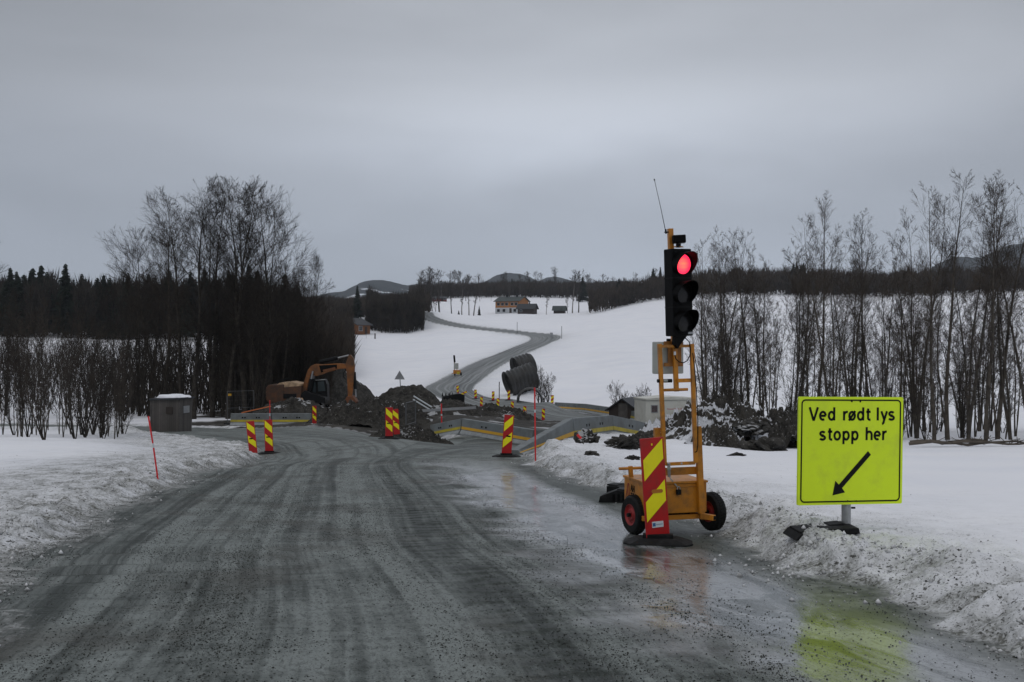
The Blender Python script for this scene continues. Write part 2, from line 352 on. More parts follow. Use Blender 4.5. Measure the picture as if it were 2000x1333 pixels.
def make_mats():
    # ---------------- ground: snow, dirty crust, soil, icy gravel road
    t = NT('ground'); p = t.pos(); road = t.attr('roadmask'); dirt = t.attr('dirt'); soil = t.attr('soil'); ac = t.attr('across'); al = t.attr('along'); od = t.attr('outd')
    # snow
    snow = t.mix(t.mr(t.noise(.25, 4, .5, p), .3, .7, 0, 1), (.82, .84, .89), (.885, .895, .925))
    fs = t.math('MULTIPLY', t.mr(t.noise(.8, 6, .75, p, .5), .63, .68, 0, .5), t.mr(t.noise(.03, 3, .6, p), .45, .6, 0, 1)); snow = t.mix(fs, snow, (.40, .39, .36)); snow = t.mix(t.mr(t.noise(.06, 4, .6, p, .6), .5, .66, 0, .14), snow, (.62, .64, .69))
    gran = t.noise(38, 2, .6, p); med = t.noise(2.2, 6, .68, p, .4); med2 = t.noise(7, 4, .7, p, .6)
    stre = t.noise(1.0, 5, .65, t.comb(t.math('MULTIPLY', ac, 2.6), t.math('MULTIPLY', al, .8)))
    yy = t.n('ShaderNodeSeparateXYZ'); t.L.new(p, yy.inputs[0]); farr = t.mr(yy.outputs[1], 60, 150, 0, 1)
    dm = t.math('ADD', t.math('MULTIPLY', med, .5), t.math('MULTIPLY', t.math('ADD', med2, stre), .25))
    thr = t.mr(dirt, 0, 1, .78, .445)
    f1 = t.math('MULTIPLY', t.mr(t.math('SUBTRACT', dm, thr), -.04, .09, 0, 1), t.mr(gran, .40, .56, .12, 1), True)
    dirtc = t.mix(t.mr(med2, .3, .7, 0, 1), (.045, .050, .042), (.15, .148, .13))
    tint = t.mix(t.math('MULTIPLY', dirt, t.mr(med, .3, .62, .2, 1.0)), snow, (.36, .37, .355))
    snowc = t.mix(f1, tint, dirtc)
    spk = t.math('MAXIMUM', t.mr(t.noise(55, 2, .5, p), .62, .66, 0, .85), t.mr(t.noise(22, 3, .6, p), .61, .65, 0, .9)); snowc = t.mix(t.math('MULTIPLY', spk, t.mr(t.math('ADD', dirt, t.math('MULTIPLY', t.math('SUBTRACT', med, .5), 1.6)), .15, .7, .0, 1)), snowc, (.045, .045, .038))
    # road: streaks follow the wheel tracks, corrugation runs across them
    acw = t.math('ADD', ac, t.math('MULTIPLY', t.math('SUBTRACT', t.noise(.075, 1, .5, p), .5), 1.4))
    st = t.noise(1.0, 4, .62, t.comb(t.math('MULTIPLY', acw, 2.3), t.math('MULTIPLY', al, .022)), .1)
    fine = t.noise(1.0, 3, .6, t.comb(t.math('MULTIPLY', acw, 11), t.math('MULTIPLY', al, .12)))
    cross = t.noise(1.0, 3, .6, t.comb(t.math('MULTIPLY', ac, 1.3), t.math('MULTIPLY', al, 5.5)), .8)
    patch = t.noise(.5, 5, .62, p, .4); mid = t.noise(1.0, 4, .7, t.comb(t.math('MULTIPLY', ac, 4.5), t.math('MULTIPLY', al, 1.1)), .3)
    lf = t.math('ADD', t.math('ADD', t.math('MULTIPLY', st, .42), t.math('MULTIPLY', patch, .14)), t.math('ADD', t.math('MULTIPLY', fine, .16), t.math('ADD', t.math('MULTIPLY', cross, .10), t.math('MULTIPLY', mid, .18))))
    lft = t.mr(ac, -3.3, -.5, -.035, 0.0); lf = t.math('ADD', lf, lft)
    # wheel ruts: narrow darker bands that run the length of the road
    ruts = 0.0
    for c_, w_, a_ in ((-2.0, .16, .030), (-1.62, .10, .022), (-.85, .17, .045), (-.52, .07, .022), (.12, .13, .036), (.42, .24, .045), (1.30, .20, .035), (1.75, .10, .025)):
        q_ = t.math('DIVIDE', t.math('SUBTRACT', acw, c_), w_); q_ = t.math('POWER', 2.718, t.math('MULTIPLY', t.math('MULTIPLY', q_, q_), -1.0)); ruts = t.math('ADD', ruts, t.math('MULTIPLY', q_, a_ * 1.25))
    ruts = t.math('MULTIPLY', ruts, t.mr(t.noise(1.0, 3, .6, t.comb(t.math('MULTIPLY', ac, .6), t.math('MULTIPLY', al, .35))), .35, .6, .55, 1.25)); lf = t.math('SUBTRACT', lf, ruts); lf = t.math('ADD', lf, .022)
    lc = t.mr(lf, .435, .545, 0, 1)
    rc = t.mix(lc, (.031, .039, .034), (.205, .228, .219))
    brown = t.mr(t.noise(.7, 4, .6, p), .52, .64, 0, .5); rc = t.mix(brown, rc, (.068, .064, .054))
    gr = t.noise(1.0, 3, .75, t.comb(t.math('MULTIPLY', ac, 26), t.math('MULTIPLY', al, 9))); gr2 = t.noise(60, 2, .6, p)
    def vor(sc):
        x = t.n('ShaderNodeTexVoronoi'); x.inputs['Scale'].default_value = sc; x.inputs['Randomness'].default_value = 1.0; t.L.new(p, x.inputs['Vector']); return x.outputs['Distance']
    grain = t.math('MULTIPLY', t.mr(vor(24), .16, .27, 1, 0), t.mr(t.noise(5, 3, .7, p), .42, .56, 0, 1))
    grain2 = t.math('MULTIPLY', t.mr(vor(52), .20, .32, 1, 0), t.mr(t.noise(3, 3, .7, p), .40, .58, .1, 1))
    spk2 = t.math('MAXIMUM', t.math('MAXIMUM', grain, grain2), t.mr(gr, .53, .59, 0, .6)); spkamt = t.mr(lc, 0, 1, .9, .62)
    rc = t.mix(t.math('MULTIPLY', spk2, spkamt), rc, (.012, .015, .013))
    spl = t.mr(t.noise(34, 2, .6, p), .66, .70, 0, .3); rc = t.mix(spl, rc, (.30, .31, .31))
    # smooth wet ice along the right-hand side of the near road
    wn_ = t.noise(.55, 4, .6, p, .5)
    wetm = t.math('MULTIPLY', t.mr(t.math('ADD', ac, t.math('MULTIPLY', t.math('SUBTRACT', wn_, .5), 3.2)), .9, 1.6, 0, 1), t.mr(yy.outputs[1], 27, 20, 0, 1))
    wetm = t.math('MULTIPLY', wetm, t.mr(ac, 20, 21, 1, 0))
    swirl = t.noise(1.0, 5, .68, t.comb(t.math('MULTIPLY', acw, 1.7), t.math('MULTIPLY', al, .55)), 1.1)
    icec = t.mix(t.mr(swirl, .42, .56, 0, 1), (.040, .050, .044), (.31, .325, .335))
    icec = t.mix(t.math('MULTIPLY', spk2, .5), icec, (.02, .022, .02))
    edge = t.mr(t.math('ADD', ac, t.math('MULTIPLY', t.math('SUBTRACT', wn_, .5), 0.7)), 2.55, 2.95, 0, 1)
    icec = t.mix(t.math('MULTIPLY', edge, .93), icec, t.mix(t.mr(mid, .4, .6, 0, 1), (.022, .031, .025), (.050, .062, .052)))
    rc = t.mix(t.math('MULTIPLY', wetm, .9), rc, icec)
    # broken snow spilling over the road edge
    spill = t.mr(t.math('ADD', od, t.math('MULTIPLY', t.math('SUBTRACT', t.math('ADD', t.math('MULTIPLY', mid, .6), t.math('MULTIPLY', gr, .4)), .5), 2.4)), -.42, -.12, 0, 1)
    spill = t.math('MULTIPLY', spill, t.mr(ac, 0, 1, .85, .35)); rc = t.mix(spill, rc, t.mix(t.mr(med2, .4, .6, 0, 1), (.07, .075, .068), (.36, .37, .365)))
    rc = t.mix(t.math('MULTIPLY', farr, .6), rc, t.mix(t.mr(st, .38, .60, 0, 1), (.09, .10, .105), (.34, .35, .36)))
    # soil
    sn = t.noise(.9, 6, .7, p, .4); sc_ = t.mix(t.mr(sn, .35, .65, 0, 1), (.014, .013, .011), (.060, .055, .045))
    sc_ = t.mix(t.mr(t.noise(.55, 6, .72, p, .5), .585, .63, 0, .9), sc_, (.50, .51, .52))
    c = t.mix(road, snowc, rc); c = t.mix(soil, c, sc_)
    rr = t.mr(lc, 0, 1, .55, .72); rr = t.mix(wetm, rr, t.mix(edge, t.mr(wn_, .35, .65, .12, .24), .5))
    ro = t.mix(road, .7, rr); ro = t.mix(soil, ro, .8)
    hs = t.math('ADD', t.math('MULTIPLY', t.noise(9, 5, .72, p), .7), t.math('MULTIPLY', gran, .3))
    hs = t.math('MULTIPLY', hs, t.mr(dirt, 0, .6, .10, 1))
    rip = t.math('MULTIPLY', t.math('ADD', t.math('SINE', t.math('ADD', t.math('MULTIPLY', al, 24.0), t.math('MULTIPLY', t.noise(2.0, 2, .5, p), 14.0))), 1.0), t.mr(t.math('ABSOLUTE', t.math('SUBTRACT', acw, .35)), .2, .75, .30, 0))
    hr = t.math('ADD', t.math('MULTIPLY', gr, .45), t.math('ADD', t.math('ADD', t.math('MULTIPLY', cross, .65), rip), t.math('MULTIPLY', fine, .6)))
    hr = t.math('MULTIPLY', hr, t.mr(wetm, 0, 1, .9, .07))
    h = t.mix(road, hs, hr); h = t.mix(soil, h, t.math('MULTIPLY', sn, 2.5))
    spec = t.mix(road, .15, t.mr(t.math('MULTIPLY', wetm, t.math('SUBTRACT', 1.0, edge)), 0, 1, .16, 1.0))
    t.set(Base_Color=c, Roughness=ro, Normal=t.bump(h, 1.0, .035), Specular_IOR_Level=spec)
    MAT['ground'] = t.m
    # ---------------- soil heaps with old snow in the hollows and on top
    for nm, lo, hi, thr_, snw in (('soil', (.016, .015, .013), (.068, .064, .056), .58, (.42, .43, .44)), ('soil_snowy', (.022, .020, .017), (.085, .078, .066), .43, (.74, .76, .80))):
        t = NT(nm); p = t.pos(); n1 = t.noise(2.4, 6, .72, p, .3); c = t.mix(t.mr(n1, .35, .65, 0, 1), lo, hi)
        g = t.n('ShaderNodeSeparateXYZ'); t.L.new(t.n('ShaderNodeNewGeometry').outputs['Normal'], g.inputs[0])
        up = t.mr(g.outputs[2], .45, .95, -.14, .03)
        f = t.mr(t.math('ADD', t.noise(.62, 3, .55, p, .7), up), thr_, thr_ + .035, 0, 1)
        c = t.mix(f, c, snw); st_ = t.mr(t.noise(11, 3, .6, p), .63, .67, 0, .7); c = t.mix(st_, c, (.22, .21, .19))
        t.set(Base_Color=c, Roughness=.8, Specular_IOR_Level=.2, Normal=t.bump(n1, 1.0, .25)); MAT[nm] = t.m
    # ---------------- vegetation
    def veg(nm, a, b, sc, ro=.9):
        t = NT(nm); oi = t.n('ShaderNodeObjectInfo').outputs['Random']; c = t.mix(t.mr(t.noise(sc, 3, .6, t.obj()), .35, .65, 0, 1), a, b)
        c = t.mix(1.0, c, t.mix(oi, (.75, .75, .75), (1.25, 1.2, 1.15)), 'MULTIPLY'); t.set(Base_Color=c, Roughness=ro, Specular_IOR_Level=.15); MAT[nm] = t.m
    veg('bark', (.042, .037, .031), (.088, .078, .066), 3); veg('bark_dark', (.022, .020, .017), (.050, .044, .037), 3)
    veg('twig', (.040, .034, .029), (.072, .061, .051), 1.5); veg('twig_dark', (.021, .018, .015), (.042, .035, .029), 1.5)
    veg('twig_far', (.035, .032, .030), (.065, .058, .052), .5); veg('spruce', (.007, .011, .008), (.018, .026, .018), 1.2); veg('spruce_far', (.009, .015, .012), (.022, .032, .025), .6)
    veg('brush_brown', (.016, .0135, .011), (.042, .034, .027), .35); veg('brush_dark', (.013, .012, .010), (.034, .029, .023), .35); veg('bark_birch', (.10, .095, .09), (.26, .25, .24), 2.5)
    # ---------------- paints, metals
    mat('orange_paint', (.50, .19, .010), .45, .14, 4, dirt=(.12, .065, .025), damt=.42, dsc=7, bump=.15)
    mat('orange_dark', (.40, .15, .012), .5, .15, 5, dirt=(.08, .05, .03), damt=.4)
    mat('counterweight', (.10, .038, .012), .6, .3, 2, dirt=(.03, .022, .016), damt=.6); mat('fence_wire', (.10, .105, .11), .5, .1, 5, metal=.5); mat('house_brown', (.15, .058, .018), .8, .2, .6); mat('digger_orange', (.27, .088, .010), .6, .3, 1.5, dirt=(.04, .028, .018), damt=.65, dsc=1.2); mat('digger_top', (.52, .36, .22), .6, .3, 2, dirt=(.1, .06, .03), damt=.5)
    mat('black_plastic', (.0035, .0037, .004), .5, .2, 8, spec=.08); mat('black_metal', (.007, .0075, .008), .55, .2, 4, spec=.15); mat('visor_black', (.002, .002, .0022), .55, .1, 8, spec=.08)
    mat('rubber', (.009, .0095, .010), .62, .25, 10, dirt=(.035, .035, .033), damt=.25, dsc=9, bump=.3, spec=.15); mat('rim_red', (.28, .008, .008), .45, .2, 10, dirt=(.05, .02, .02), damt=.3)
    mat('cabinet_grey', (.36, .375, .355), .5, .06, 4, dirt=(.24, .24, .21), damt=.3); mat('steel', (.36, .37, .38), .42, .15, 12, metal=.7, dirt=(.2, .2, .2), damt=.3)
    mat('board_red', (.44, .004, .006), .42, .10, 6, dirt=(.16, .025, .018), damt=.35, dsc=8); mat('board_yellow', (.88, .80, .002), .40, .04, 6, dirt=(.55, .5, .05), damt=.15, dsc=8)
    mat('stick_red', (.62, .012, .014), .4, .1, 10); mat('stick_band', (.55, .60, .62), .35, .1, 10)
    mat('white_label', (.62, .66, .70), .5, .05, 10); mat('label_blue', (.03, .12, .30), .5, .05, 10); mat('label_text', (.25, .32, .42), .5, .1, 10)
    mat('sign_yellow', (.70, .91, .003), .42, .06, 1.6, dirt=(.52, .66, .03), damt=.34, dsc=3.2); mat('sign_black', (.003, .004, .003), .6, .1, 8, spec=.2); mat('alu', (.42, .43, .43), .4, .1, 10, metal=.75)
    mat('barrier_grey', (.165, .185, .19), .62, .15, 1.2, dirt=(.10, .105, .10), damt=.45, dsc=1.5, metal=.15); mat('barrier_light', (.26, .28, .285), .6, .12, 1.2, dirt=(.15, .15, .15), damt=.4)
    mat('band_yellow', (.50, .40, .02), .5, .18, 1.5, dirt=(.28, .22, .04), damt=.45); mat('band_orange', (.62, .34, .015), .5, .1, 1.5, dirt=(.4, .2, .03), damt=.3)
    mat('orange_tape', (.55, .16, .05), .6, .1, 4); mat('rust', (.16, .06, .025), .8, .3, 6)
    mat('old_wood', (.085, .078, .072), .85, .3, 2.5, dirt=(.04, .037, .035), damt=.5); mat('dark_wood', (.028, .020, .016), .8, .3, 2); mat('roof_dark', (.018, .021, .025), .6, .2, 2)
    mat('roof_green', (.025, .038, .036), .6, .2, 1); mat('house_orange', (.30, .118, .028), .8, .12, .5); mat('house_white', (.40, .42, .44), .8, .1, .6); mat('house_red', (.12, .014, .012), .8, .2, .4); mat('glass_dark', (.02, .024, .028), .12, .2, 2)
    mat('container', (.57, .57, .52), .55, .05, 1, dirt=(.42, .40, .34), damt=.4, dsc=1.5); mat('window_brown', (.085, .060, .062), .3, .2, 3); mat('text_red', (.45, .03, .08), .5, .1, 3)
    mat('culvert', (.055, .057, .058), .42, .3, 1.2, metal=.4, dirt=(.03, .027, .024), damt=.7, dsc=1.0); mat('cab_glass', (.045, .06, .065), .15, .2, 1)
    mat('log', (.075, .062, .048), .85, .4, 3); mat('snowcap', (.80, .82, .87), .6, .04, 3, bump=.3, bsc=8); mat('sign_back', (.30, .31, .32), .5, .12, 4, metal=.4)
    # weathered vertical boards
    t = NT('wood_boards'); o = t.obj(); sx = t.n('ShaderNodeSeparateXYZ'); t.L.new(o, sx.inputs[0]); u = t.math('MULTIPLY', t.math('ADD', sx.outputs[0], sx.outputs[1]), 7.5)
    fr = t.math('FRACT', u); gap = t.math('MAXIMUM', t.mr(fr, .0, .07, 1, 0), t.mr(fr, .93, 1, 0, 1)); idn = t.n('ShaderNodeTexWhiteNoise', noise_dimensions='1D'); t.L.new(t.math('FLOOR', u), idn.inputs['W'])
    c = t.mix(idn.outputs[0], (.062, .056, .052), (.115, .105, .098)); c = t.mix(t.math('MULTIPLY', gap, .8), c, (.015, .014, .013)); c = t.mix(t.mr(t.noise(4, 5, .7, o), .35, .7, 0, .4), c, (.05, .045, .04))
    t.set(Base_Color=c, Roughness=.9, Normal=t.bump(gap, -.8, .015)); MAT['wood_boards'] = t.m
    # corrugated roof
    t = NT('roof_corr'); o = t.obj(); sx = t.n('ShaderNodeSeparateXYZ'); t.L.new(o, sx.inputs[0]); fr = t.math('SINE', t.math('MULTIPLY', sx.outputs[1], 16.0))
    t.set(Base_Color=t.mix(t.mr(fr, -1, 1, 0, 1), (.014, .016, .02), (.032, .037, .043)), Roughness=.55, Normal=t.bump(fr, .8, .03)); MAT['roof_corr'] = t.m
    # red lamp: lit lens with horizontal lines and a hotter centre
    t = NT('lamp_red'); o = t.obj(); sx = t.n('ShaderNodeSeparateXYZ'); t.L.new(o, sx.inputs[0])
    ln = t.math('SINE', t.math('MULTIPLY', sx.outputs[2], 2 * math.pi / .0135)); d = t.n('ShaderNodeVectorMath', operation='LENGTH'); t.L.new(o, d.inputs[0])
    cen = t.mr(d.outputs['Value'], .0, .085, 1, 0); f = t.math('MULTIPLY', t.mr(ln, -.1, .9, 0, 1), t.mr(cen, 0, .8, .0, 1), True)
    c = t.mix(f, (1.0, .008, .05), (1.0, .26, .06)); c = t.mix(t.mr(ln, -1, .1, .55, 0), c, (1.0, .10, .22))
    t.set(Base_Color=(.3, .01, .01), Emission_Color=c, Emission_Strength=t.mr(ln, -1, 1, 1.35, 2.1), Roughness=.3); MAT['lamp_red'] = t.m
    t = NT('lamp_off'); t.set(Base_Color=t.mix(t.noise(9, 2, .5, t.obj()), (.004, .004, .0045), (.010, .010, .011)), Roughness=.25, Specular_IOR_Level=.3); MAT['lamp_off'] = t.m
    # hills far away: dark forest with snowy clearings
    t = NT('hills'); p = t.pos(); cl = t.attr('clear'); nn = t.noise(.012, 6, .62, p)
    c = t.mix(t.mr(t.noise(.03, 4, .6, p), .35, .65, 0, 1), (.013, .020, .020), (.032, .040, .040))
    c = t.mix(t.mr(t.math('ADD', cl, t.math('MULTIPLY', t.math('SUBTRACT', nn, .5), 1.3)), .5, .56, 0, 1), c, (.72, .75, .80))
    t.set(Base_Color=c, Roughness=.95, Specular_IOR_Level=.1); MAT['hills'] = t.m
make_mats()
build_ground()

def grit(name, n_, ya, yb, xa, xb, smin, smax, keep, m, label, seed, flat=.6, power=1.6):
    """loose stones: every one a small irregular eight-sided grain lying on the surface"""
    R = np.random.default_rng(seed); Y = ya * (yb / ya) ** (R.random(n_) ** (1.0 / power) if power < 1 else R.random(n_)); X = R.uniform(xa, xb, n_) * (1 if xa > -20 else 1)
    z, road, dirt, soil, ac, al, sd = surface(X, Y); k = keep(R, X, Y, ac, al, sd); X, Y, z = X[k], Y[k], z[k]; n_ = len(X)
    s = smin + (smax - smin) * R.random(n_) ** 3; d = np.array([(1, 0, 0), (0, 1, 0), (-1, 0, 0), (0, -1, 0), (0, 0, 1), (0, 0, -1)], float)
    a = R.uniform(0, 6.28, n_); ca, sa = np.cos(a), np.sin(a); v = d[None] * s[:, None, None] * R.uniform(.55, 1.15, (n_, 6, 1)); v[..., 2] *= flat + .3 * R.random((n_, 1))
    vx = v[..., 0] * ca[:, None] - v[..., 1] * sa[:, None]; vy = v[..., 0] * sa[:, None] + v[..., 1] * ca[:, None]
    V = np.stack([vx + X[:, None], vy + Y[:, None], v[..., 2] + z[:, None] + s[:, None] * .25], 2).reshape(-1, 3)
    T = np.array([(0, 1, 4), (1, 2, 4), (2, 3, 4), (3, 0, 4), (1, 0, 5), (2, 1, 5), (3, 2, 5), (0, 3, 5)]); T = (T[None] + (np.arange(n_) * 6)[:, None, None]).reshape(-1, 3)
    link(name, mesh_np(name, V, tris=T), MAT[m], label=label, cat='gravel', kind='stuff'); print(name, n_)
t = NT('grit_dark'); v_ = t.noise(30, 1, .5, t.pos()); t.set(Base_Color=t.mix(t.mr(v_, .35, .65, 0, 1), (.012, .014, .012), (.075, .078, .070)), Roughness=.75, Specular_IOR_Level=.2); MAT['grit_dark'] = t.m
t = NT('slush'); v_ = t.noise(14, 2, .5, t.pos()); t.set(Base_Color=t.mix(t.mr(v_, .35, .65, 0, 1), (.22, .225, .22), (.66, .67, .68)), Roughness=.7, Specular_IOR_Level=.2); MAT['slush'] = t.m
grit('gravel', 260000, 4.4, 26, -6.8, 3.4, .0028, .0085, lambda R, X, Y, ac, al, sd: (sd < -.05) & (R.random(len(X)) < np.clip(.38 + 1.5 * perlin(ac * 1.6 + 3, al * .12) + .9 * perlin(X * 1.3, Y * 1.3), .05, 1) * np.where(ac > 1.6, .25, 1)), 'grit_dark', 'dark gravel grains strewn over the icy road', 71)
grit('verge_grit', 150000, 5, 34, -14, 8, .004, .013, lambda R, X, Y, ac, al, sd: (sd > -.1) & (R.random(len(X)) < np.clip(np.exp(-np.clip(sd, 0, None) / np.where(X < -2, 1.3, .8)) * .9 + .08 * np.exp(-sd / 3), 0, 1) * np.clip(.35 + 1.9 * perlin(X * 1.1 + 9, Y * 1.1), .02, 1) * np.where(X > 0, .4, 1)), 'grit_dark', 'dark grit scattered over the ploughed snowbanks', 72)
grit('slush_crumbs', 60000, 5, 30, -10, 5, .008, .034, lambda R, X, Y, ac, al, sd: (sd > -.55) & (sd < .8) & (R.random(len(X)) < np.clip(.35 + 1.6 * perlin(X * .8 + 40, Y * .8), .02, 1) * np.where(sd < 0, np.exp(sd / .16), 1)), 'slush', 'crumbs of frozen slush along both edges of the road', 73, .75)

# ------------------------------------------------------------------ distant hills
def build_hills():
    xs = np.linspace(-2600, 3000, 560); ys = np.linspace(1500, 3800, 120); X, Y = np.meshgrid(xs, ys)
    def rid(px, py, Yc, wl, wr, dy):
        c = P(px, py, Yc); dx = X - c.x
        w = np.where(dx < 0, wl, wr); return (c.z) * np.exp(-(dx / w) ** 2) * np.exp(-((Y - Yc) / dy) ** 2)
    z = 8 + fbm(X * .002, Y * .002, 4) * 14
    parts = [(742, 549, 2300, 130, 190, 420), (660, 572, 2200, 110, 150, 300), (820, 556, 2500, 200, 200, 300), (990, 535, 2700, 130, 210, 500), (1085, 545, 2700, 170, 200, 400), (1200, 552, 2900, 200, 200, 400),
             (400, 590, 2600, 500, 400, 400), (1985, 480, 2300, 150, 420, 400), (1870, 503, 2300, 95, 160, 380), (1700, 560, 2300, 200, 200, 400), (2300, 500, 2600, 300, 500, 500)]
    parts += [(600, 590, 2900, 900, 500, 300), (900, 572, 3000, 300, 400, 300), (1250, 568, 3000, 500, 700, 300), (1600, 566, 3000, 500, 500, 300)]
    h = np.zeros_like(X)
    for a in parts: h = np.maximum(h, rid(*a)) + 0.10 * rid(*a) * 0
    z = np.maximum(z, h + fbm(X * .011, Y * .011, 4, .5, 9) * 7 * np.clip(h / 60, 0, 1)) + fbm(X * .07, Y * .07, 2, .5, 2) * 2.2
    z = np.where(Y < 1600, -20, z)
    cl = np.zeros_like(X)
    def spot(px, Yc, rx, ry, s):
        cx = (px - 1000) / F * Yc; return s * np.exp(-((X - cx) / rx) ** 2 - ((Y - Yc) / ry) ** 2)
    for a in ((738, 2090, 70, 32, .66), (690, 2030, 40, 36, .62), (805, 2180, 60, 26, .60), (640, 1980, 25, 30, .58), (770, 2010, 40, 20, .56), (640, 1950, 18, 40, .6), (1060, 2350, 90, 50, .5), (1150, 2500, 80, 90, .62), (1180, 2650, 90, 70, .6), (1830, 1960, 60, 60, .62), (1900, 2000, 120, 45, .6), (2000, 2050, 120, 50, .6)): cl = np.maximum(cl, spot(*a))
    nx = len(xs); ny = len(ys); ii = (np.arange(ny - 1)[:, None] * nx + np.arange(nx - 1)[None]).ravel()
    me = mesh_np('hills', np.stack([X.ravel(), Y.ravel(), z.ravel()], 1), quads=np.stack([ii, ii + 1, ii + nx + 1, ii + nx], 1), smooth=True)
    at = me.attributes.new('clear', 'FLOAT', 'POINT'); at.data.foreach_set('value', cl.ravel().astype(np.float32))
    link('hills', me, MAT['hills'], kind='structure')
build_hills()

# ------------------------------------------------------------------ heaps, clods, rocks
def heap(name, px, Y, rx, ry, h, seed, m, label, cat='soil heap', group=None, rz=0.0, res=110, rgh=1.0, pk=(0, 0)):
    cx = (px - 1000) / F * Y; cy = Y
    t = np.linspace(-1, 1, res); U, V = np.meshgrid(t, t); r = np.sqrt(U * U + V * V)
    a = np.arctan2(V, U); rim = 1 + .16 * fbm(np.cos(a) * 1.6 + seed, np.sin(a) * 1.6, 3) * 2
    rp = np.sqrt((U - pk[0]) ** 2 + (V - pk[1]) ** 2) / (1 + .0 * a)
    prof = np.clip(1 - (r / rim) ** 1.7, -.3, 1)
    lx = U * rx; ly = V * ry; c, s = math.cos(rz), math.sin(rz); X = cx + lx * c - ly * s; Y_ = cy + lx * s + ly * c
    zb = surface(X.ravel(), Y_.ravel())[0].reshape(X.shape)
    f = 1.4 / max(h, .5)
    zz = prof * h * (1 + .45 * fbm(X * .5 * f + seed, Y_ * .5 * f, 3, .5)) + (np.abs(fbm(X * 1.5 * f, Y_ * 1.5 * f, 4, .6, seed)) - .1) * .55 * h * rgh * np.clip(prof * 2.2, 0, 1) * .8
    z = zb + zz - .06
    z0 = float(zb[res // 2, res // 2])
    co = np.stack([X.ravel() - cx, Y_.ravel() - cy, z.ravel() - z0], 1)
    co[:, :2] += (np.random.default_rng(seed).random((len(co), 2)) - .5) * rx / res * .9
    ii = (np.arange(res - 1)[:, None] * res + np.arange(res - 1)[None]).ravel(); q = np.stack([ii, ii + 1, ii + res + 1, ii + res], 1)
    q = q[(prof.ravel()[q] > -.25).any(1)]
    o = link(name, mesh_np(name, co, quads=q, smooth=False), MAT[m], label=label, cat=cat, group=group); o.location = (cx, cy, z0)
    return o
heap('soil_heap', 722, 67, 3.9, 2.2, 1.5, 3, 'soil', 'long rough heap of dark earth specked with snow, behind the leaning pair of marker boards')
heap('soil_heap', 655, 99, 4.0, 4.0, 3.4, 5, 'soil', 'tall dark earth mound rising right behind the excavator cab', rgh=.35, rz=.3)
heap('soil_heap', 800, 84, 3.3, 3.0, 2.1, 9, 'soil', 'smooth rounded dark gravel mound behind the upright mesh fence panel', rgh=.3)
heap('soil_heap', 735, 76, 3.2, 2.4, 1.25, 19, 'soil', 'low lumpy earth ridge between the excavator arm and the fence panel')
heap('soil_heap', 565, 79, 3.6, 1.6, 1.35, 23, 'soil', 'flat dark earth bank directly behind the left barrier', rgh=.5)
heap('soil_heap', 805, 45.5, 1.75, 1.9, .62, 29, 'soil', 'low spill of dark earth at the road edge under the twin marker boards', rgh=1.2)
heap('soil_heap', 880, 74, 2.6, 3.0, 1.0, 31, 'soil', 'dark earth edge of the trench beside the red snow pole', rgh=.7)
heap('soil_heap', 975, 76, 3.0, 3.0, .75, 37, 'soil', 'dark earth with a dirty snow patch below the row of small marker boards')
heap('soil_heap', 1432, 38, 3.1, 2.3, 1.12, 41, 'soil_snowy', 'big mound of dark clods with snow on top, left of the yellow sign', res=170, rgh=1.5)
heap('soil_heap', 1345, 41, 1.9, 1.8, .8, 43, 'soil_snowy', 'snowy clod mound seen through the signal trailer frame', res=130, rgh=1.6)
heap('soil_heap', 1535, 37, 1.1, 1.3, 1.2, 47, 'soil', 'steep dark earth lump hiding behind the left edge of the yellow sign', res=110, rgh=1.4)
heap('soil_heap', 1395, 34.5, 1.0, 1.1, .55, 49, 'soil_snowy', 'small clod pile at the snowy foot of the big mound', res=90, rgh=1.6)

def clod(px, Y, s, label, m='soil', seed=1, flat=.6, dz=0.0, name='earth_clod', cat='clod', px_off=0):
    bm = bmesh.new(); bmesh.ops.create_icosphere(bm, subdivisions=4, radius=1)
    r_ = random.Random(seed); off = [r_.uniform(0, 50) for _ in range(3)]
    v = np.array([x.co[:] for x in bm.verts]); d = fbm(v[:, 0] * 1.3 + off[0] + v[:, 2] * .7, v[:, 1] * 1.3 + off[1] - v[:, 2], 5, .62) * .95
    v = v * (1 + d[:, None]) * np.array([s, s * r_.uniform(.6, .9), s * flat])
    for x, c in zip(bm.verts, v): x.co = c
    me = bpy.data.meshes.new(name); bm.to_mesh(me); bm.free()
    o = link(name, me, MAT[m], label=label, cat=cat); o.location = G(px, Y, s * flat * .25 + dz); o.rotation_euler.z = r_.uniform(0, 6); return o
clod(1150, 29.5, .40, 'dark earth clod in the snow beside the low barrier end', seed=2)
clod(1213, 28.5, .42, 'long jagged dark clod on the snowbank left of the signal trailer', seed=3, flat=.45)
clod(1245, 31.0, .50, 'dark rubble lump half hidden by the red and yellow board', seed=4)
clod(1155, 24.2, .15, 'small grey stone lying on the snow below the earth clod', seed=5, flat=.5)
clod(1237, 24.0, .13, 'tiny dark stone on the snow just left of the marker board', seed=6)
clod(1438, 28.5, .20, 'brown turf scrap lying on the snow field below the mound', seed=7, flat=.28)
clod(1495, 33.5, .55, 'rounded dark clod at the lower right of the big mound', seed=8, flat=.5)
clod(1405, 36.0, .45, 'dark clod sticking from the lower left of the big mound', seed=9)
clod(1470, 35.5, .75, 'broad flat slab of frozen turf leaning on the big mound', seed=10, flat=.26, dz=.55)

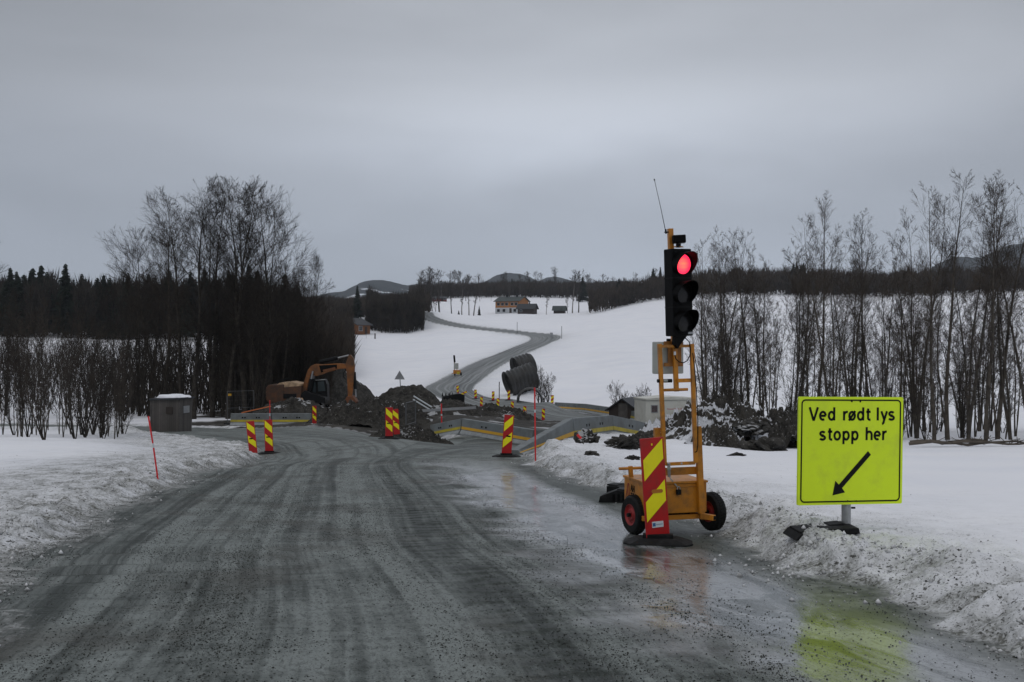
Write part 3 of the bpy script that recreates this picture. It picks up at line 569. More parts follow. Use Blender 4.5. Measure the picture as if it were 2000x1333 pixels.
# ------------------------------------------------------------------ marker boards
def marker_mesh(side, h=1.0, w=.25):
    """side +1: stripes fall to the left; parts in local coordinates, board facing -y"""
    bd = MB(); th = .022; bd.box(-w / 2, w / 2, -th / 2, th / 2, 0, h)
    st = MB(); m = .018; u0, u1 = -w / 2 + m, w / 2 - m
    for (a0, a1, b0, b1) in ((.575, .785, .785, .985), (.165, .365, .365, .575)):
        for face in (-1, 1):
            q = [(u0, a0), (u1, b0), (u1, b1), (u0, a1)]
            sgn = side * (-1 if face > 0 else 1) if False else side
            q = [(x * sgn, z * h) for x, z in q]
            y = face * (th / 2 + .0025); st.prism(q, y - .001, y + .001)
    return bd, st
def marker(loc, rz, side, label, group=None, lean=(0, 0), h=1.0, base=True, detail=False, baserz=0.0, bsc=1.0, w=.25):
    root = empty('marker_board', loc, rz, label=label, cat='marker board', group=group)
    bd, st = marker_mesh(side, h, w); M = Matrix.Rotation(lean[0], 4, 'Y') @ Matrix.Rotation(lean[1], 4, 'X')
    b = bd.build('board', MAT['board_red'], root, bevel=.006); b.matrix_local = Matrix.Translation((0, 0, .06 if base else 0)) @ M
    s = st.build('yellow_stripe', MAT['board_yellow'], b)
    slot = MB(); slot.tube([(-.042, 0, 0), (.042, 0, 0)], .02, 10); 
    # hand hole drawn as a rounded slot through the board
    sl_ = MB(); pts = [(math.cos(a) * .019 + .040 * (1 if math.cos(a) > 0 else -1), math.sin(a) * .019 + .465 * h) for a in [i * math.pi / 8 + .01 for i in range(16)]]
    sl_.prism([(x + .02 * side, z) for x, z in pts], -.017, .017); sl_.build('hand_hole', MAT['orange_dark' if detail else 'black_plastic'], b)
    if detail:
        lb = MB(); lb.box(-.058, .062, -.0165, -.0145, .105, .165); l_ = lb.build('label_sticker', MAT['white_label'], b)
        bl = MB(); bl.box(-.052, -.022, -.0185, -.0170, .118, .152); bl.build('blue_mark', MAT['label_blue'], b)
        tx = MB()
        for i in range(6): tx.box(-.014 + i * .0115, -.006 + i * .0115, -.0185, -.0170, .129, .140)
        tx.build('small_print', MAT['label_text'], b)
        dt = MB(); dt.box(-.012, .0, -.0165, -.0135, .925, .945); dt.build('yellow_dot', MAT['board_yellow'], b)
    if base:
        L_, W_, H_ = .36 * bsc, .21 * bsc, .062
        lo = [(-L_, -W_ * .45), (-L_ * .8, -W_), (L_ * .8, -W_), (L_, -W_ * .45), (L_, W_ * .45), (L_ * .8, W_), (-L_ * .8, W_), (-L_, W_ * .45)]
        f = MB(); vs = [(x, y, 0) for x, y in lo] + [(x, y, .022) for x, y in lo] + [(x * .66, y * .62, H_) for x, y in lo]
        fs = [tuple(range(8))[::-1], tuple(range(16, 24))] + [(k * 8 + i, k * 8 + (i + 1) % 8, k * 8 + 8 + (i + 1) % 8, k * 8 + 8 + i) for k in (0, 1) for i in range(8)]
        f.add(vs, fs); f.box(-.15, .15, -.055, .055, H_ - .004, H_ + .035)
        fo = f.build('rubber_foot', MAT['rubber'], root, bevel=.006); fo.rotation_euler.z = baserz
    return root
p = P(1285, 1055, 11.0); p.z = gz(p.x, p.y)
marker(p, math.radians(14), 1, 'red and yellow marker board on black rubber foot, right in front of the signal trailer', lean=(math.radians(-4), 0), detail=True, baserz=math.radians(-22), bsc=.95, h=1.0)
marker(G(989, 27.6), math.radians(-12), 1, 'marker board standing alone at the near end of the right-hand barrier', lean=(math.radians(4.5), 0), detail=False, baserz=.3)
marker(G(760, 37.0), math.radians(12), -1, 'nearer board of the twin marker boards by the earth spill', h=1.0)
marker(G(775, 43.5, .22), math.radians(10), -1, 'farther board of the twin marker boards, leaning on the earth spill', lean=(math.radians(-4), 0), base=False)
marker(G(526, 34.0), math.radians(10), -1, 'upright board of the pair at the left snowbank, with a dark foot', lean=(math.radians(-2), 0))
marker(G(495, 33.8, -.02), math.radians(10), -1, 'leaning footless board of the pair at the left snowbank', lean=(math.radians(-6), 0), base=False)
marker(G(614, 64.0), math.radians(25), -1, 'marker board at the right end of the left barrier', h=1.05, base=False)
FR = ((940, 119, 1), (972, 113, -1), (1000, 108, -1), (1025, 103, -1), (1061, 98, -1))
LBL = ('leftmost of the near row of small boards below the far road', 'second small board of the near row, on the by-pass edge', 'third small board of the near row, above the barrier kink', 'near-row board just left of the tall red snow pole', 'last of the near row, right of the tall red snow pole')
for (px, Y, s), lb in zip(FR, LBL):
    marker(G(px, Y), math.radians(random.uniform(-10, 20)), -1, 'marker board, ' + lb, 'marker boards along the near edge of the by-pass', base=False, h=1.02, lean=(math.radians(random.uniform(-3, 3)), 0), w=.30)
BK = ((894, 133, 'beside the knocked-over board at the far left of the by-pass'), (929, 129, 'upright on a dark foot against the far road'), (963, 124, 'on a dark foot left of the big culvert pipes'), (994, 120, 'in front of the mouth of the biggest culvert pipe'), (1078, 114, 'standing alone right of the culvert pipes'))
for px, Y, lb in BK:
    marker(G(px, Y), math.radians(random.uniform(-15, 15)), 1, 'small marker board ' + lb, 'marker boards along the far edge of the by-pass', h=1.02, bsc=1.3, lean=(math.radians(random.uniform(-2, 4)), 0), w=.30)
marker(G(899, 131.5, .1), math.radians(5), 1, 'knocked-over marker board lying tilted at the far left of the by-pass', h=.9, base=False, lean=(math.radians(62), 0))

# ------------------------------------------------------------------ red snow poles
def pole(pb, pt, label, r=.016, band=(.52, .60)):
    root = empty('snow_pole', pb, label=label, cat='snow pole'); pb = Vector(pb); v = Vector(pt) - pb
    a, b = band
    m = MB(); m.tube([(0, 0, -.1), v * a], r, 8); m.build('lower_rod', MAT['stick_red'], root, smooth=True)
    m = MB(); m.tube([v * a, v * b], r * 1.03, 8); m.build('reflective_band', MAT['stick_band'], root, smooth=True)
    m = MB(); m.tube([v * b, v], r, 8); m.build('upper_rod', MAT['stick_red'], root, smooth=True)
b = G(310, 18.5); pole(b, (b.x - .19, b.y + .05, b.z + 1.06), 'slim red snow pole leaning left in the snowbank on the left of the road', .0145, (.50, .57))
b = G(1046, 24.3); pole(b, (b.x - .02, b.y, b.z + 1.62), 'tall straight red snow pole on the right edge, in front of the barrier ramp', .017, (.66, .70))
b = G(863, 61); pole(b, (b.x - .03, b.y, b.z + 1.5), 'red snow pole standing in the dark earth above the middle barrier', .04, (.55, .62))
b = G(527, 60); pole(b, (b.x - .0, b.y, b.z + 1.55), 'thin red snow pole rising behind the pair of boards at the left', .024, (.44, .54))
for px, Y, h, lb in ((1010, 296, 3.0, 'thin roadside stake on the inside of the far bend'), (1097, 262, 3.0, 'thin stake standing in the snow right of the far bend'), (975, 125, 2.0, 'dark thin stake between the two rows of small boards')):
    bp = G(px, Y); root = empty('road_stake', bp, label=lb, cat='stake'); m = MB(); m.tube([(0, 0, -.2), (0.02, 0, h)], .06 if Y > 200 else .05, 6); m.build('rod', MAT['black_metal'], root)
    m = MB(); m.tube([(0, 0, h * .7), (0, 0, h * .8)], .08 if Y > 200 else .06, 6); m.build('reflective_band', MAT['sign_back'], root)

# ------------------------------------------------------------------ barriers
def barrier(name, pts, label, bandm, H=.85, zs=None, ramp=False):
    """chain of steel barrier sections following pts (x, y[, z])"""
    root = empty(name, (pts[0][0], pts[0][1], 0), label=label, cat='barrier')
    o0 = Vector((pts[0][0], pts[0][1], 0)); zs = zs or [gz(x, y) for x, y in pts]
    prof = [(-.29, 0), (-.29, .10), (-.17, .27), (-.115, H - .02), (-.10, H), (.10, H), (.115, H - .02), (.17, .27), (.29, .10), (.29, 0)]
    hs = [H] * len(pts)
    if ramp: hs[0] = .10
    for i in range(len(pts) - 1):
        a = Vector((pts[i][0], pts[i][1], 0)) - o0; b = Vector((pts[i + 1][0], pts[i + 1][1], 0)) - o0; t = (b - a).normalized(); nrm = Vector((t.y, -t.x, 0))
        a2 = a + t * .03; b2 = b - t * .03
        def sec(prof_, nm, m, par, push=0.0):
            mb = MB(); n_ = len(prof_); vs = []
            for c, z_, h_ in ((a2, zs[i], hs[i]), (b2, zs[i + 1], hs[i + 1])):
                for u, w_ in prof_: vs.append(c + nrm * u + Vector((0, 0, z_ + w_ * h_ / H)))
            fs = [(k, (k + 1) % n_, (k + 1) % n_ + n_, k + n_) for k in range(n_)] + [tuple(range(n_)), tuple(range(n_, 2 * n_))[::-1]]
            mb.add(vs, fs); return mb.build(nm, MAT[m], par)
        s_ = sec(prof, 'barrier_section', 'barrier_grey', root)
        for sg in (-1, 1):
            def wd(z): return .17 + (.115 - .17) * (z - .27) / (H - .02 - .27)
            z0, z1 = .30, .44
            sec([(sg * (wd(z0) + .001), z0), (sg * (wd(z0) + .006), z0), (sg * (wd(z1) + .006), z1), (sg * (wd(z1) + .001), z1)], 'reflective_stripe', bandm[i % len(bandm)], s_)
            sec([(sg * .1715, .262), (sg * .1755, .262), (sg * .2925, .10), (sg * .2925, .012), (sg * .2905, .012), (sg * .2905, .10)], 'lower_face', 'barrier_light', s_)
        for q in (.30, .36, .64, .70):
            c = a.lerp(b, q); z_ = zs[i] + (zs[i + 1] - zs[i]) * q
            if hs[i] < H: continue
            mb = MB(); M = Matrix.Translation(c + Vector((0, 0, z_ + .58))) @ Matrix.Rotation(math.atan2(t.y, t.x), 4, 'Z')
            mb.box(-.05, .05, -.155, .155, -.045, .045, M); mb.build('lifting_slot', MAT['black_metal'], s_)
    return root
barrier('barrier', [(0.04, 28.5), (1.88, 36), (3.71, 42), (6.4, 47.5), (9.4, 53)], 'long grey steel barrier with yellow stripe, ramping up from the lone marker board', ['band_orange', 'band_yellow', 'band_yellow', 'band_yellow'], zs=[-2.93, -3.38, -3.68, -4.53, -5.25], ramp=True)
barrier('barrier', [(-4.4, 60.5), (-2.56, 58), (1.13, 54), (3.6, 55.5)], 'short kinked grey barrier across the road ahead, in front of the dark earth', ['band_yellow', 'band_orange', 'band_orange'], zs=[-5.45, -4.93, -5.2, -5.3])
barrier('barrier', [(-18.4, 72), (-15.7, 72), (-13.1, 72)], 'straight grey barrier on the left in front of the excavator', ['band_yellow'], zs=[-5.58, -5.58, -5.58])
pts = [(4.55, 115), (7.08, 105), (9.63, 92), (11.6, 78), (12.4, 70), (12.6, 63)]
barrier('barrier', pts, 'farthest grey barrier with yellow stripe, running down towards the dark shed roof', ['band_orange', 'band_orange', 'band_yellow'], zs=[-7.25, -6.85, -6.58, -6.42, -6.1, -5.8])

# ------------------------------------------------------------------ yellow text sign
def arc(cx, cz, rx, rz, a0, a1, n=18):
    return [(cx + rx * math.cos(math.radians(a0 + (a1 - a0) * i / n)), cz + rz * math.sin(math.radians(a0 + (a1 - a0) * i / n))) for i in range(n + 1)]
def ribbon(mb, pts, w, y0, y1):
    pts = [Vector((a, b)) for a, b in pts]; n_ = len(pts); l = []; r = []
    closed = (pts[0] - pts[-1]).length < 1e-5
    for i, p_ in enumerate(pts):
        a = pts[i - 1] if i else (pts[-2] if closed else p_); b = pts[i + 1] if i < n_ - 1 else (pts[1] if closed else p_)
        d1 = (p_ - a); d2_ = (b - p_); d1 = d1.normalized() if d1.length > 1e-9 else d2_.normalized(); d2_ = d2_.normalized() if d2_.length > 1e-9 else d1
        nn = Vector((-(d1 + d2_).y, (d1 + d2_).x)).normalized(); k = 1 / max(.5, nn.dot(Vector((-d1.y, d1.x))))
        l.append(p_ + nn * w / 2 * k); r.append(p_ - nn * w / 2 * k)
    vs = []
    for y in (y0, y1): vs += [(q.x, y, q.y) for q in l] + [(q.x, y, q.y) for q in r]
    fs = []
    for i in range(n_ - 1):
        fs += [(i, i + 1, n_ + i + 1, n_ + i), (2 * n_ + i, 3 * n_ + i, 3 * n_ + i + 1, 2 * n_ + i + 1), (i, 2 * n_ + i, 2 * n_ + i + 1, i + 1), (n_ + i, n_ + i + 1, 3 * n_ + i + 1, 3 * n_ + i)]
    mb.add(vs, fs)
# monoline road-sign letters, x-height 1
GL = {
 'V': [[(.0, 1.42), (.44, .08), (.52, .08), (.96, 1.42)]],
 'e': [arc(.40, .5, .33, .42, 2, 300, 24), [(.06, .5), (.72, .5)]],
 'd': [arc(.38, .5, .31, .42, 25, 335, 24), [(.70, -.0), (.70, 1.42)]],
 'r': [[(.08, 0), (.08, 1.0)], arc(.42, .52, .34, .40, 170, 75, 8)],
 'o': [arc(.41, .5, .33, .42, 0, 360, 28)],
 'ø': [arc(.41, .5, .33, .42, 0, 360, 28), [(.04, -.02), (.78, 1.02)]],
 't': [[(.20, 1.3), (.20, .28)] + arc(.40, .28, .20, .20, 180, 270, 8) + [(.50, .08)], [(-.02, .94), (.50, .94)]],
 'l': [[(.1, 0), (.1, 1.42)]],
 'y': [[(.04, 1.0), (.38, .12)], [(.72, 1.0), (.34, -.10)] + arc(.12, -.12, .22, .25, 0, -85, 8)],
 's': [arc(.36, .73, .27, .19, 25, 270, 18) + arc(.36, .275, .29, .195, 90, -160, 18)[0:]],
 'p': [arc(.42, .5, .31, .42, 155, -155, 24), [(.10, 1.0), (.10, -.42)]],
 'h': [[(.08, 0), (.08, 1.42)], arc(.40, .60, .30, .32, 150, 0, 12) + [(.70, 0)]],
}
def sign():
    Y0 = 10.0; Wd, Hd = 1.045, .975
    base = P(1655, 1072, Y0); base.z = gz(base.x, base.y)
    root = empty('text_sign', base, label='square fluorescent yellow sign with black text and arrow on a short pole in the snowbank', cat='sign')
    ctr = P(1661, 880.5, Y0) - base
    M = Matrix.Translation(ctr) @ Matrix.Rotation(math.radians(13), 4, 'Z') @ Matrix.Rotation(math.radians(.9), 4, 'Y')
    def rr(w, h, r, n=6):
        pts = []
        for cx, cz, a0 in ((w / 2 - r, h / 2 - r, 0), (-w / 2 + r, h / 2 - r, 90), (-w / 2 + r, -h / 2 + r, 180), (w / 2 - r, -h / 2 + r, 270)): pts += arc(cx, cz, r, r, a0, a0 + 90, n)
        return pts
    m = MB(); m.prism(rr(Wd, Hd, .012), -.012, .012); pn = m.build('sign_panel', MAT['sign_yellow'], root); pn.matrix_local = M
    m = MB(); q = rr(Wd - .058, Hd - .058, .035); ribbon(m, q + [q[0]], .0125, -.0148, -.0132); m.build('border_line', MAT['sign_black'], pn)
    # text laid out on a 1285 x 1205 sheet, origin at the upper left
    def S(x, y): return ((x - 642) / 1285 * Wd, (602 - y) / 1205 * Hd)
    m = MB()
    def put(ch, x, yb, xh, wx):
        nonlocal m
        for st in GL[ch]:
            ribbon(m, [S(x + u * xh * wx, yb - v * xh) for u, v in st], .0205, -.0148, -.0132)
    for word, yb, wx in (((('V', 128), ('e', 248), ('d', 355)), 262, 1.0), ((('r', 540), ('ø', 605), ('d', 712), ('t', 824)), 262, 1.0), ((('l', 955), ('y', 1006), ('s', 1100)), 262, 1.0),
                         ((('s', 252), ('t', 356), ('o', 426), ('p', 535), ('p', 644)), 484, .98), ((('h', 822), ('e', 922), ('r', 1028)), 484, .98)):
        m = MB()
        for ch, x in word: put(ch, x, yb, 103, wx)
        m.build('text_word', MAT['sign_black'], pn)
    m = MB(); A_ = [S(*a) for a in ((850, 608), (886, 648), (536, 1018), (572, 1068), (420, 1098), (453, 938), (496, 980))]; m.prism(A_, -.0148, -.0132); m.build('arrow', MAT['sign_black'], pn)
    m = MB()
    for x, y in ((640, 48), (745, 50), (607, 1165), (712, 1167)):
        s_ = S(x, y); m.tube([(s_[0], -.019, s_[1]), (s_[0], -.012, s_[1])], .0075, 8)
    m.build('bolt', MAT['black_metal'], pn)
    m = MB(); px_ = (1655 - 1000) / F * Y0 - base.x; m.tube([(0, .035, -.1), (0, .035, .26)], .042, 16); m.build('pole_sleeve', MAT['steel'], root, smooth=True)
    m = MB(); m.tube([(0, .035, .2), (0.005, .035, ctr.z + .40)], .031, 16); m.build('pole', MAT['alu'], root, smooth=True)
    m = MB(); m.tube([(.03, -.02, .18), (.065, -.02, .18)], .009, 8); m.build('clamp_screw', MAT['black_metal'], root)
    m = MB()
    for zz in (.38, -.38): m.box(-.16, .16, .013, .033, zz - .02, zz + .02, M)
    m.build('rear_bracket', MAT['alu'], root)
    f = MB(); f.prism([(-.46, -.02), (.16, -.02), (.15, .035), (-.10, .05), (-.40, .035)], -.16, .13)
    for i in range(3): f.box(-.40 + i * .11, -.335 + i * .11, -.13, .10, .03, .052)
    f.box(-.07, .07, -.03, .10, .03, .055)
    fo = f.build('base_plate', MAT['rubber'], root, bevel=.01); fo.location = (-.12, -.04, -.012); fo.rotation_euler = (math.radians(4), math.radians(-4), math.radians(10))
sign()

# ------------------------------------------------------------------ mobile traffic signal in the foreground
def trailer():
    X0, Y0 = 1315, 11.75; k = F / Y0
    base = P(X0, 1045, Y0); base.z = gz(base.x, base.y) + .01
    root = empty('signal_trailer', base, math.radians(15), label='orange mobile traffic signal trailer with a lit red lamp and two black wheels', cat='traffic signal')
    th = math.radians(15); c_, s_0 = math.cos(th), math.sin(th)
    def q(px, py, y=0.0):
        u = (px - 1000) / F; x = (u * (base.y + y * c_) - base.x + y * s_0) / (c_ - u * s_0)
        return Vector((x, y, (HY - py) / F * (base.y + x * s_0 + y * c_) - base.z))
    O = MAT['orange_paint']
    # battery box
    zb, zt = q(1320, 1003, -.12).z, q(1320, 943, -.12).z; x0, x1 = q(1262, 0, -.12).x, q(1380, 0, -.12).x; D = .64
    m = MB(); m.box(x0, x1, -.12, D - .12, zb, zt - .012); bx = m.build('battery_box', O, root, bevel=.006)
    m = MB(); m.box(x0 - .012, x1 + .012, -.134, D - .105, zt - .010, zt + .014); lid = m.build('box_lid', O, root, bevel=.005)
    m = MB(); m.box(x0 + .02, x0 + .035, -.1265, -.1215, zb + .02, zt - .03); m.box(x1 - .10, x1 - .085, -.1265, -.1215, zb + .02, zt - .03); m.box(x0 + .02, x1 - .085, -.1265, -.1215, zt - .05, zt - .038); m.build('door_seam', MAT['orange_dark'], bx)
    # padlock and hasp
    pl = q(1325, 960, -.14); m = MB(); m.box(pl.x - .025, pl.x + .025, -.165, -.125, pl.z - .035, pl.z + .02); lk = m.build('padlock', MAT['black_metal'], root, bevel=.006)
    m = MB(); m.tube([(pl.x + .015 * c, -.145, pl.z + .02 + s * .03) for c, s in ((-1, 0), (-.9, .6), (-.4, 1), (.4, 1), (.9, .6), (1, 0))], .0055, 8); m.build('shackle', MAT['steel'], lk, smooth=True)
    m = MB(); m.bar(q(1310, 936, -.13), q(1323, 951, -.13), .012, .005); m.bar(q(1306, 928, -.10), q(1311, 938, -.13), .009, .009); m.build('hasp', MAT['steel'], root)
    # logo and letters on the left side of the box
    tm = MB(); xs = x0 - .002
    def L2(pts, w=.010):
        tm2 = MB(); ribbon(tm2, [(a, b) for a, b in pts], w, -.001, .001); return [(xs - v[1] - .001, v[0], v[2]) for v in tm2.v], tm2.f
    def put(pts, w, tgt): v, f = L2(pts, w); tgt.add(v, f)
    yb = D - .12; zc = (zb + zt) / 2
    lg = MB(); put([(yb - .05, zc - .06), (yb - .12, zc + .10), (yb - .14, zc + .10), (yb - .17, zc - .06), (yb - .05, zc - .06)], .014, lg); put([(yb - .10, zc + .03), (yb - .13, zc - .05)], .014, lg); lg.build('red_emblem', MAT['rim_red'], bx)
    def letter(ch, y, z, s=.07, w=.013):
        Gx = {'A': [[(0, 0), (.35, 1), (.7, 0)], [(.15, .4), (.55, .4)]], 'H': [[(0, 0), (0, 1)], [(.6, 0), (.6, 1)], [(0, .5), (.6, .5)]], 'T': [[(.3, 0), (.3, 1)], [(0, .95), (.6, .95)]],
              'E': [[(0, 0), (0, 1)], [(0, .95), (.55, .95)], [(0, .5), (.5, .5)], [(0, .05), (.55, .05)]], 'C': [[(.6, .8), (.3, 1), (.05, .7), (.05, .3), (.3, 0), (.6, .2)]]}
        for stk in Gx[ch]: put([(y - a * s, z + b * s) for a, b in stk], w, tm)
    for i, ch in enumerate('AH'): letter(ch, yb - .20 - i * .065, zc + .025)
    for i, ch in enumerate('TEC'): letter(ch, yb - .20 - i * .065, zc - .06)
    tm.build('lettering', MAT['black_plastic'], bx)
    # chassis
    zc_ = q(1320, 1011, -.1).z; m = MB()
    m.bar((x0 - .03, -.08, zc_), (x1 + .02, -.08, zc_), .05, .045, up=(0, 1, 0)); m.bar((x0 - .03, D - .2, zc_), (x1 + .02, D - .2, zc_), .05, .045)
    m.bar((x1 - .06, D - .15, zc_ + .002), (x1 - .06, -.20, zc_ + .002), .05, .05, up=(0, 0, 1))
    m.bar(q(1371, 1008, -.19), q(1395, 1012, -.33), .055, .055, up=(0, 0, 1)); m.build('chassis', O, root, bevel=.003)
    m = MB(); c = q(1395.5, 1012, -.333); m.box(c.x - .02, c.x + .02, c.y - .003, c.y + .001, c.z - .02, c.z + .02); m.build('tube_mouth', MAT['black_metal'], root)
    # wheels
    R = .205
    for nm, xw in (('l', q(1239, 1000, .14).x), ('r', q(1390, 1000, .14).x)):
        yc = .14; zc2 = R
        w_ = empty('wheel', (0, 0, 0)); w_.parent = root; w_.location = (xw, yc, zc2 - .005); w_.rotation_euler.z = math.radians(8 if nm == 'l' else 12)
        prof = [(-.055, .115), (-.062, .15), (-.058, .185), (-.038, .203), (0, .207), (.038, .203), (.058, .185), (.062, .15), (.055, .115)]
        def lathe(pr, n_=36):
            mb = MB(); vs = []; fs = []; k_ = len(pr)
            for i in range(n_):
                a = 2 * math.pi * i / n_
                for x, r in pr: vs.append((x, r * math.cos(a), r * math.sin(a)))
            for i in range(n_):
                for j in range(k_ - 1): fs.append((i * k_ + j, i * k_ + j + 1, ((i + 1) % n_) * k_ + j + 1, ((i + 1) % n_) * k_ + j))
            return mb.add(vs, fs)
        t_ = lathe(prof).build('tyre', MAT['rubber'], w_, smooth=True)
        mb = MB()
        for i in range(40):
            a = 2 * math.pi * i / 40; M = Matrix.Rotation(a, 4, 'X') @ Matrix.Translation((0, 0, .2055))
            for s_ in (-1, 1): mb.box(.006 * s_ - .0, s_ * .036, -.009, .006, -.004, .004, M)
        mb.build('tread_block', MAT['rubber'], t_)
        lathe([(-.050, .0), (-.052, .05), (-.035, .07), (-.035, .09), (-.056, .112), (-.050, .12), (.050, .12), (.056, .112), (.03, .09), (.03, .0)]).build('rim', MAT['rim_red'], w_, smooth=True)
        mb = MB(); mb.tube([(-.085, 0, 0), (.06, 0, 0)], .022, 12); mb.build('hub', MAT['black_metal'], w_)
        for an in range(4):
            pass
    m = MB(); m.bar((q(1246, 1000, .14).x, .14, R - .01), (q(1384, 1000, .14).x, .14, R - .01), .035, .035); m.build('axle', MAT['black_metal'], root)
    # tow handle at the left
    m = MB(); m.tube([q(1209, 916, .35), q(1262, 914, .35)], .016, 10); m.bar(q(1233, 938, .35), q(1231, 911, .35), .045, .03); m.build('tow_handle', O, root)
    # outer posts and wide cross plate
    for a, b in (((1287, 1003), (1283, 836)), ((1370, 1003), (1363, 833))):
        m = MB(); m.bar(q(*a, -.155), q(*b, -.155), .062, .05); m.build('outer_post', O, root, bevel=.003)
    m = MB(); m.bar(q(1290, 922, -.100), q(1362, 919, -.100), .012, .082, up=(0, 0, 1)); m.build('cross_plate', O, root, bevel=.003)
    # lifting frame
    fr = MB(); fy = -.205
    fr.bar(q(1298, 908, fy), q(1288, 672, fy), .040); fr.bar(q(1359, 905, fy), q(1351, 672, fy), .040)
    fr.build('lift_frame', O, root, bevel=.003)
    m = MB(); m.bar(q(1291, 677, fy), q(1349, 676, fy), .030, .034); m.build('top_bar', O, root, bevel=.003)
    m = MB(); m.bar(q(1300, 907, fy), q(1357, 904.5, fy), .034, .034); m.build('bottom_bar', O, root, bevel=.003)
    m = MB(); m.tube([q(1331, 905.5, fy - .02), q(1331, 905.5, fy + .03)], .012, 10); m.build('bolt', MAT['steel'], root)
    m = MB(); m.bar(q(1323, 744, fy + .01), q(1351, 743, fy + .01), .040, .03); m.build('mid_bar', O, root, bevel=.003)
    m = MB(); m.tube([q(1284, 744.5, fy), q(1312, 744, fy)], .0195, 12); m.build('clamp_roller', MAT['black_metal'], root, smooth=True)
    m = MB(); m.tube([q(1295, 744.3, fy), q(1303, 744.2, fy)], .0205, 12); m.build('clamp_sleeve', MAT['steel'], root, smooth=True)
    m = MB(); m.tube([q(1294, 762.5, fy + .03), q(1343, 761, fy + .03)], .0155, 10); m.build('crank_bar', O, root)
    m = MB(); m.bar(q(1321, 765, fy + .05), q(1317, 660, fy + .05), .046, .040); m.build('mast_foot', O, root, bevel=.003)
    m = MB(); m.bar(q(1317.5, 700, fy + .09), q(1309, 447, fy + .09), .052, .052); mast = m.build('mast', O, root, bevel=.003)
    # cabinet behind the frame
    m = MB(); a = q(1284, 731, fy + .13); b_ = q(1338, 668, fy + .13); m.box(a.x, b_.x, fy + .13, fy + .29, a.z, b_.z)
    cb = m.build('control_cabinet', MAT['cabinet_grey'], root, bevel=.012); 
    Mc = Matrix.Translation((a.x + .15, fy + .2, 0)) @ Matrix.Rotation(math.radians(22), 4, 'Z') @ Matrix.Translation((-a.x - .15, -fy - .2, 0)); cb.matrix_local = Mc
    m = MB(); m.tube([q(1307, 668, fy + .2), q(1307, 662, fy + .2)], .03, 12); m.build('cable_gland', MAT['black_plastic'], root)
    m = MB()
    for (xa, za, xb, zb2, y0_, y1_) in ((1305, 668, 1331, 709, .075, .088), (1297, 709, 1334, 716, .066, .074), (1297, 667, 1334, 674, .066, .074)):
        A_ = q(xa, za, fy + y0_); B_ = q(xb, zb2, fy + y0_); m.box(A_.x, B_.x, fy + y0_, fy + y1_, B_.z, A_.z)
    m.build('cabinet_bracket', MAT['orange_dark'], root)
    m = MB(); m.tube([q(1318, 694, fy), q(1318, 687, fy)], .012, 10); m.build('cable_plug', MAT['white_label'], root)
    m = MB(); m.tube([q(*a, fy - .03) for a in ((1318, 694), (1320, 701), (1326, 707), (1335, 709), (1342, 705), (1347, 696), (1349, 684), (1346, 668), (1338, 660))], .0055, 8); m.build('cable', MAT['black_plastic'], root, smooth=True)
    m = MB(); m.tube([q(*a, fy - .02) for a in ((1353, 690), (1356, 712), (1360, 760), (1363, 820), (1363, 870), (1361, 882), (1357, 884))], .0055, 8); m.build('cable', MAT['black_plastic'], root, smooth=True)
    m = MB(); m.bar(q(1306, 905, -.235), q(1307, 932, -.20), .026, .02); m.bar(q(1303, 917, -.24), q(1310, 915, -.24), .02, .02); m.build('latch', MAT['steel'], root)
    # signal head
    hd = empty('signal_head', q(1325, 572, fy - .01)); hd.parent = root
    hd.rotation_euler = (0, math.radians(-1.6), math.radians(13))
    Hh = .455
    m = MB(); m.box(-.125, .125, -.075, .075, -Hh, Hh); m.build('housing', MAT['black_plastic'], hd, bevel=.012)
    for zz in (.152, -.152):
        m = MB(); m.box(-.1262, .1262, -.0765, .0765, zz - .004, zz + .004); m.build('housing_joint', MAT['black_metal'], hd)
    for i, zz in enumerate((.295, -.005, -.305)):
        lit = i == 0
        n_ = 40; vs = [(0, -.014, 0)]; fs = []
        for rr_ in range(1, 5):
            for k_ in range(n_): a = 2 * math.pi * k_ / n_; r = .105 * rr_ / 4; vs.append((r * math.cos(a), -.014 * (1 - (rr_ / 4) ** 2), r * math.sin(a)))
        fs += [(0, 1 + k_, 1 + (k_ + 1) % n_) for k_ in range(n_)] + [(1 + r * n_ + k_, 1 + (r + 1) * n_ + k_, 1 + (r + 1) * n_ + (k_ + 1) % n_, 1 + r * n_ + (k_ + 1) % n_) for r in range(3) for k_ in range(n_)]
        mb = MB(); mb.add(vs, fs); ln = mb.build('red_lens' if lit else 'dark_lens', MAT['lamp_red' if lit else 'lamp_off'], hd, smooth=True); ln.location = (0.0, -.082, zz)
        mb = MB(); ribbon(mb, arc(0, 0, .114, .114, 0, 360, 40), .018, -.012, .006); rg = mb.build('lens_ring', MAT['black_plastic'], hd); rg.location = (0, -.080, zz)
        # visor: hood round the top three quarters, longer at the top
        mb = MB(); vs = []; fs = []; nn_ = 36; rI, rO = .119, .1225
        for k_ in range(nn_ + 1):
            a = math.radians(-50 + 280 * k_ / nn_); dep = .04 + .135 * (.5 + .5 * math.sin(a)) ** 1.5
            for r, d_ in ((rI, 0), (rI, -dep), (rO, -dep), (rO, 0)): vs.append((r * math.cos(a), d_, r * math.sin(a)))
        for k_ in range(nn_):
            for j in range(3): fs.append((k_ * 4 + j, k_ * 4 + j + 1, (k_ + 1) * 4 + j + 1, (k_ + 1) * 4 + j))
        fs += [(0, 1, 2, 3), (nn_ * 4, nn_ * 4 + 3, nn_ * 4 + 2, nn_ * 4 + 1)]
        mb.add(vs, fs); vz = mb.build('visor', MAT['visor_black'], hd, smooth=True); vz.location = (0, -.078, zz)
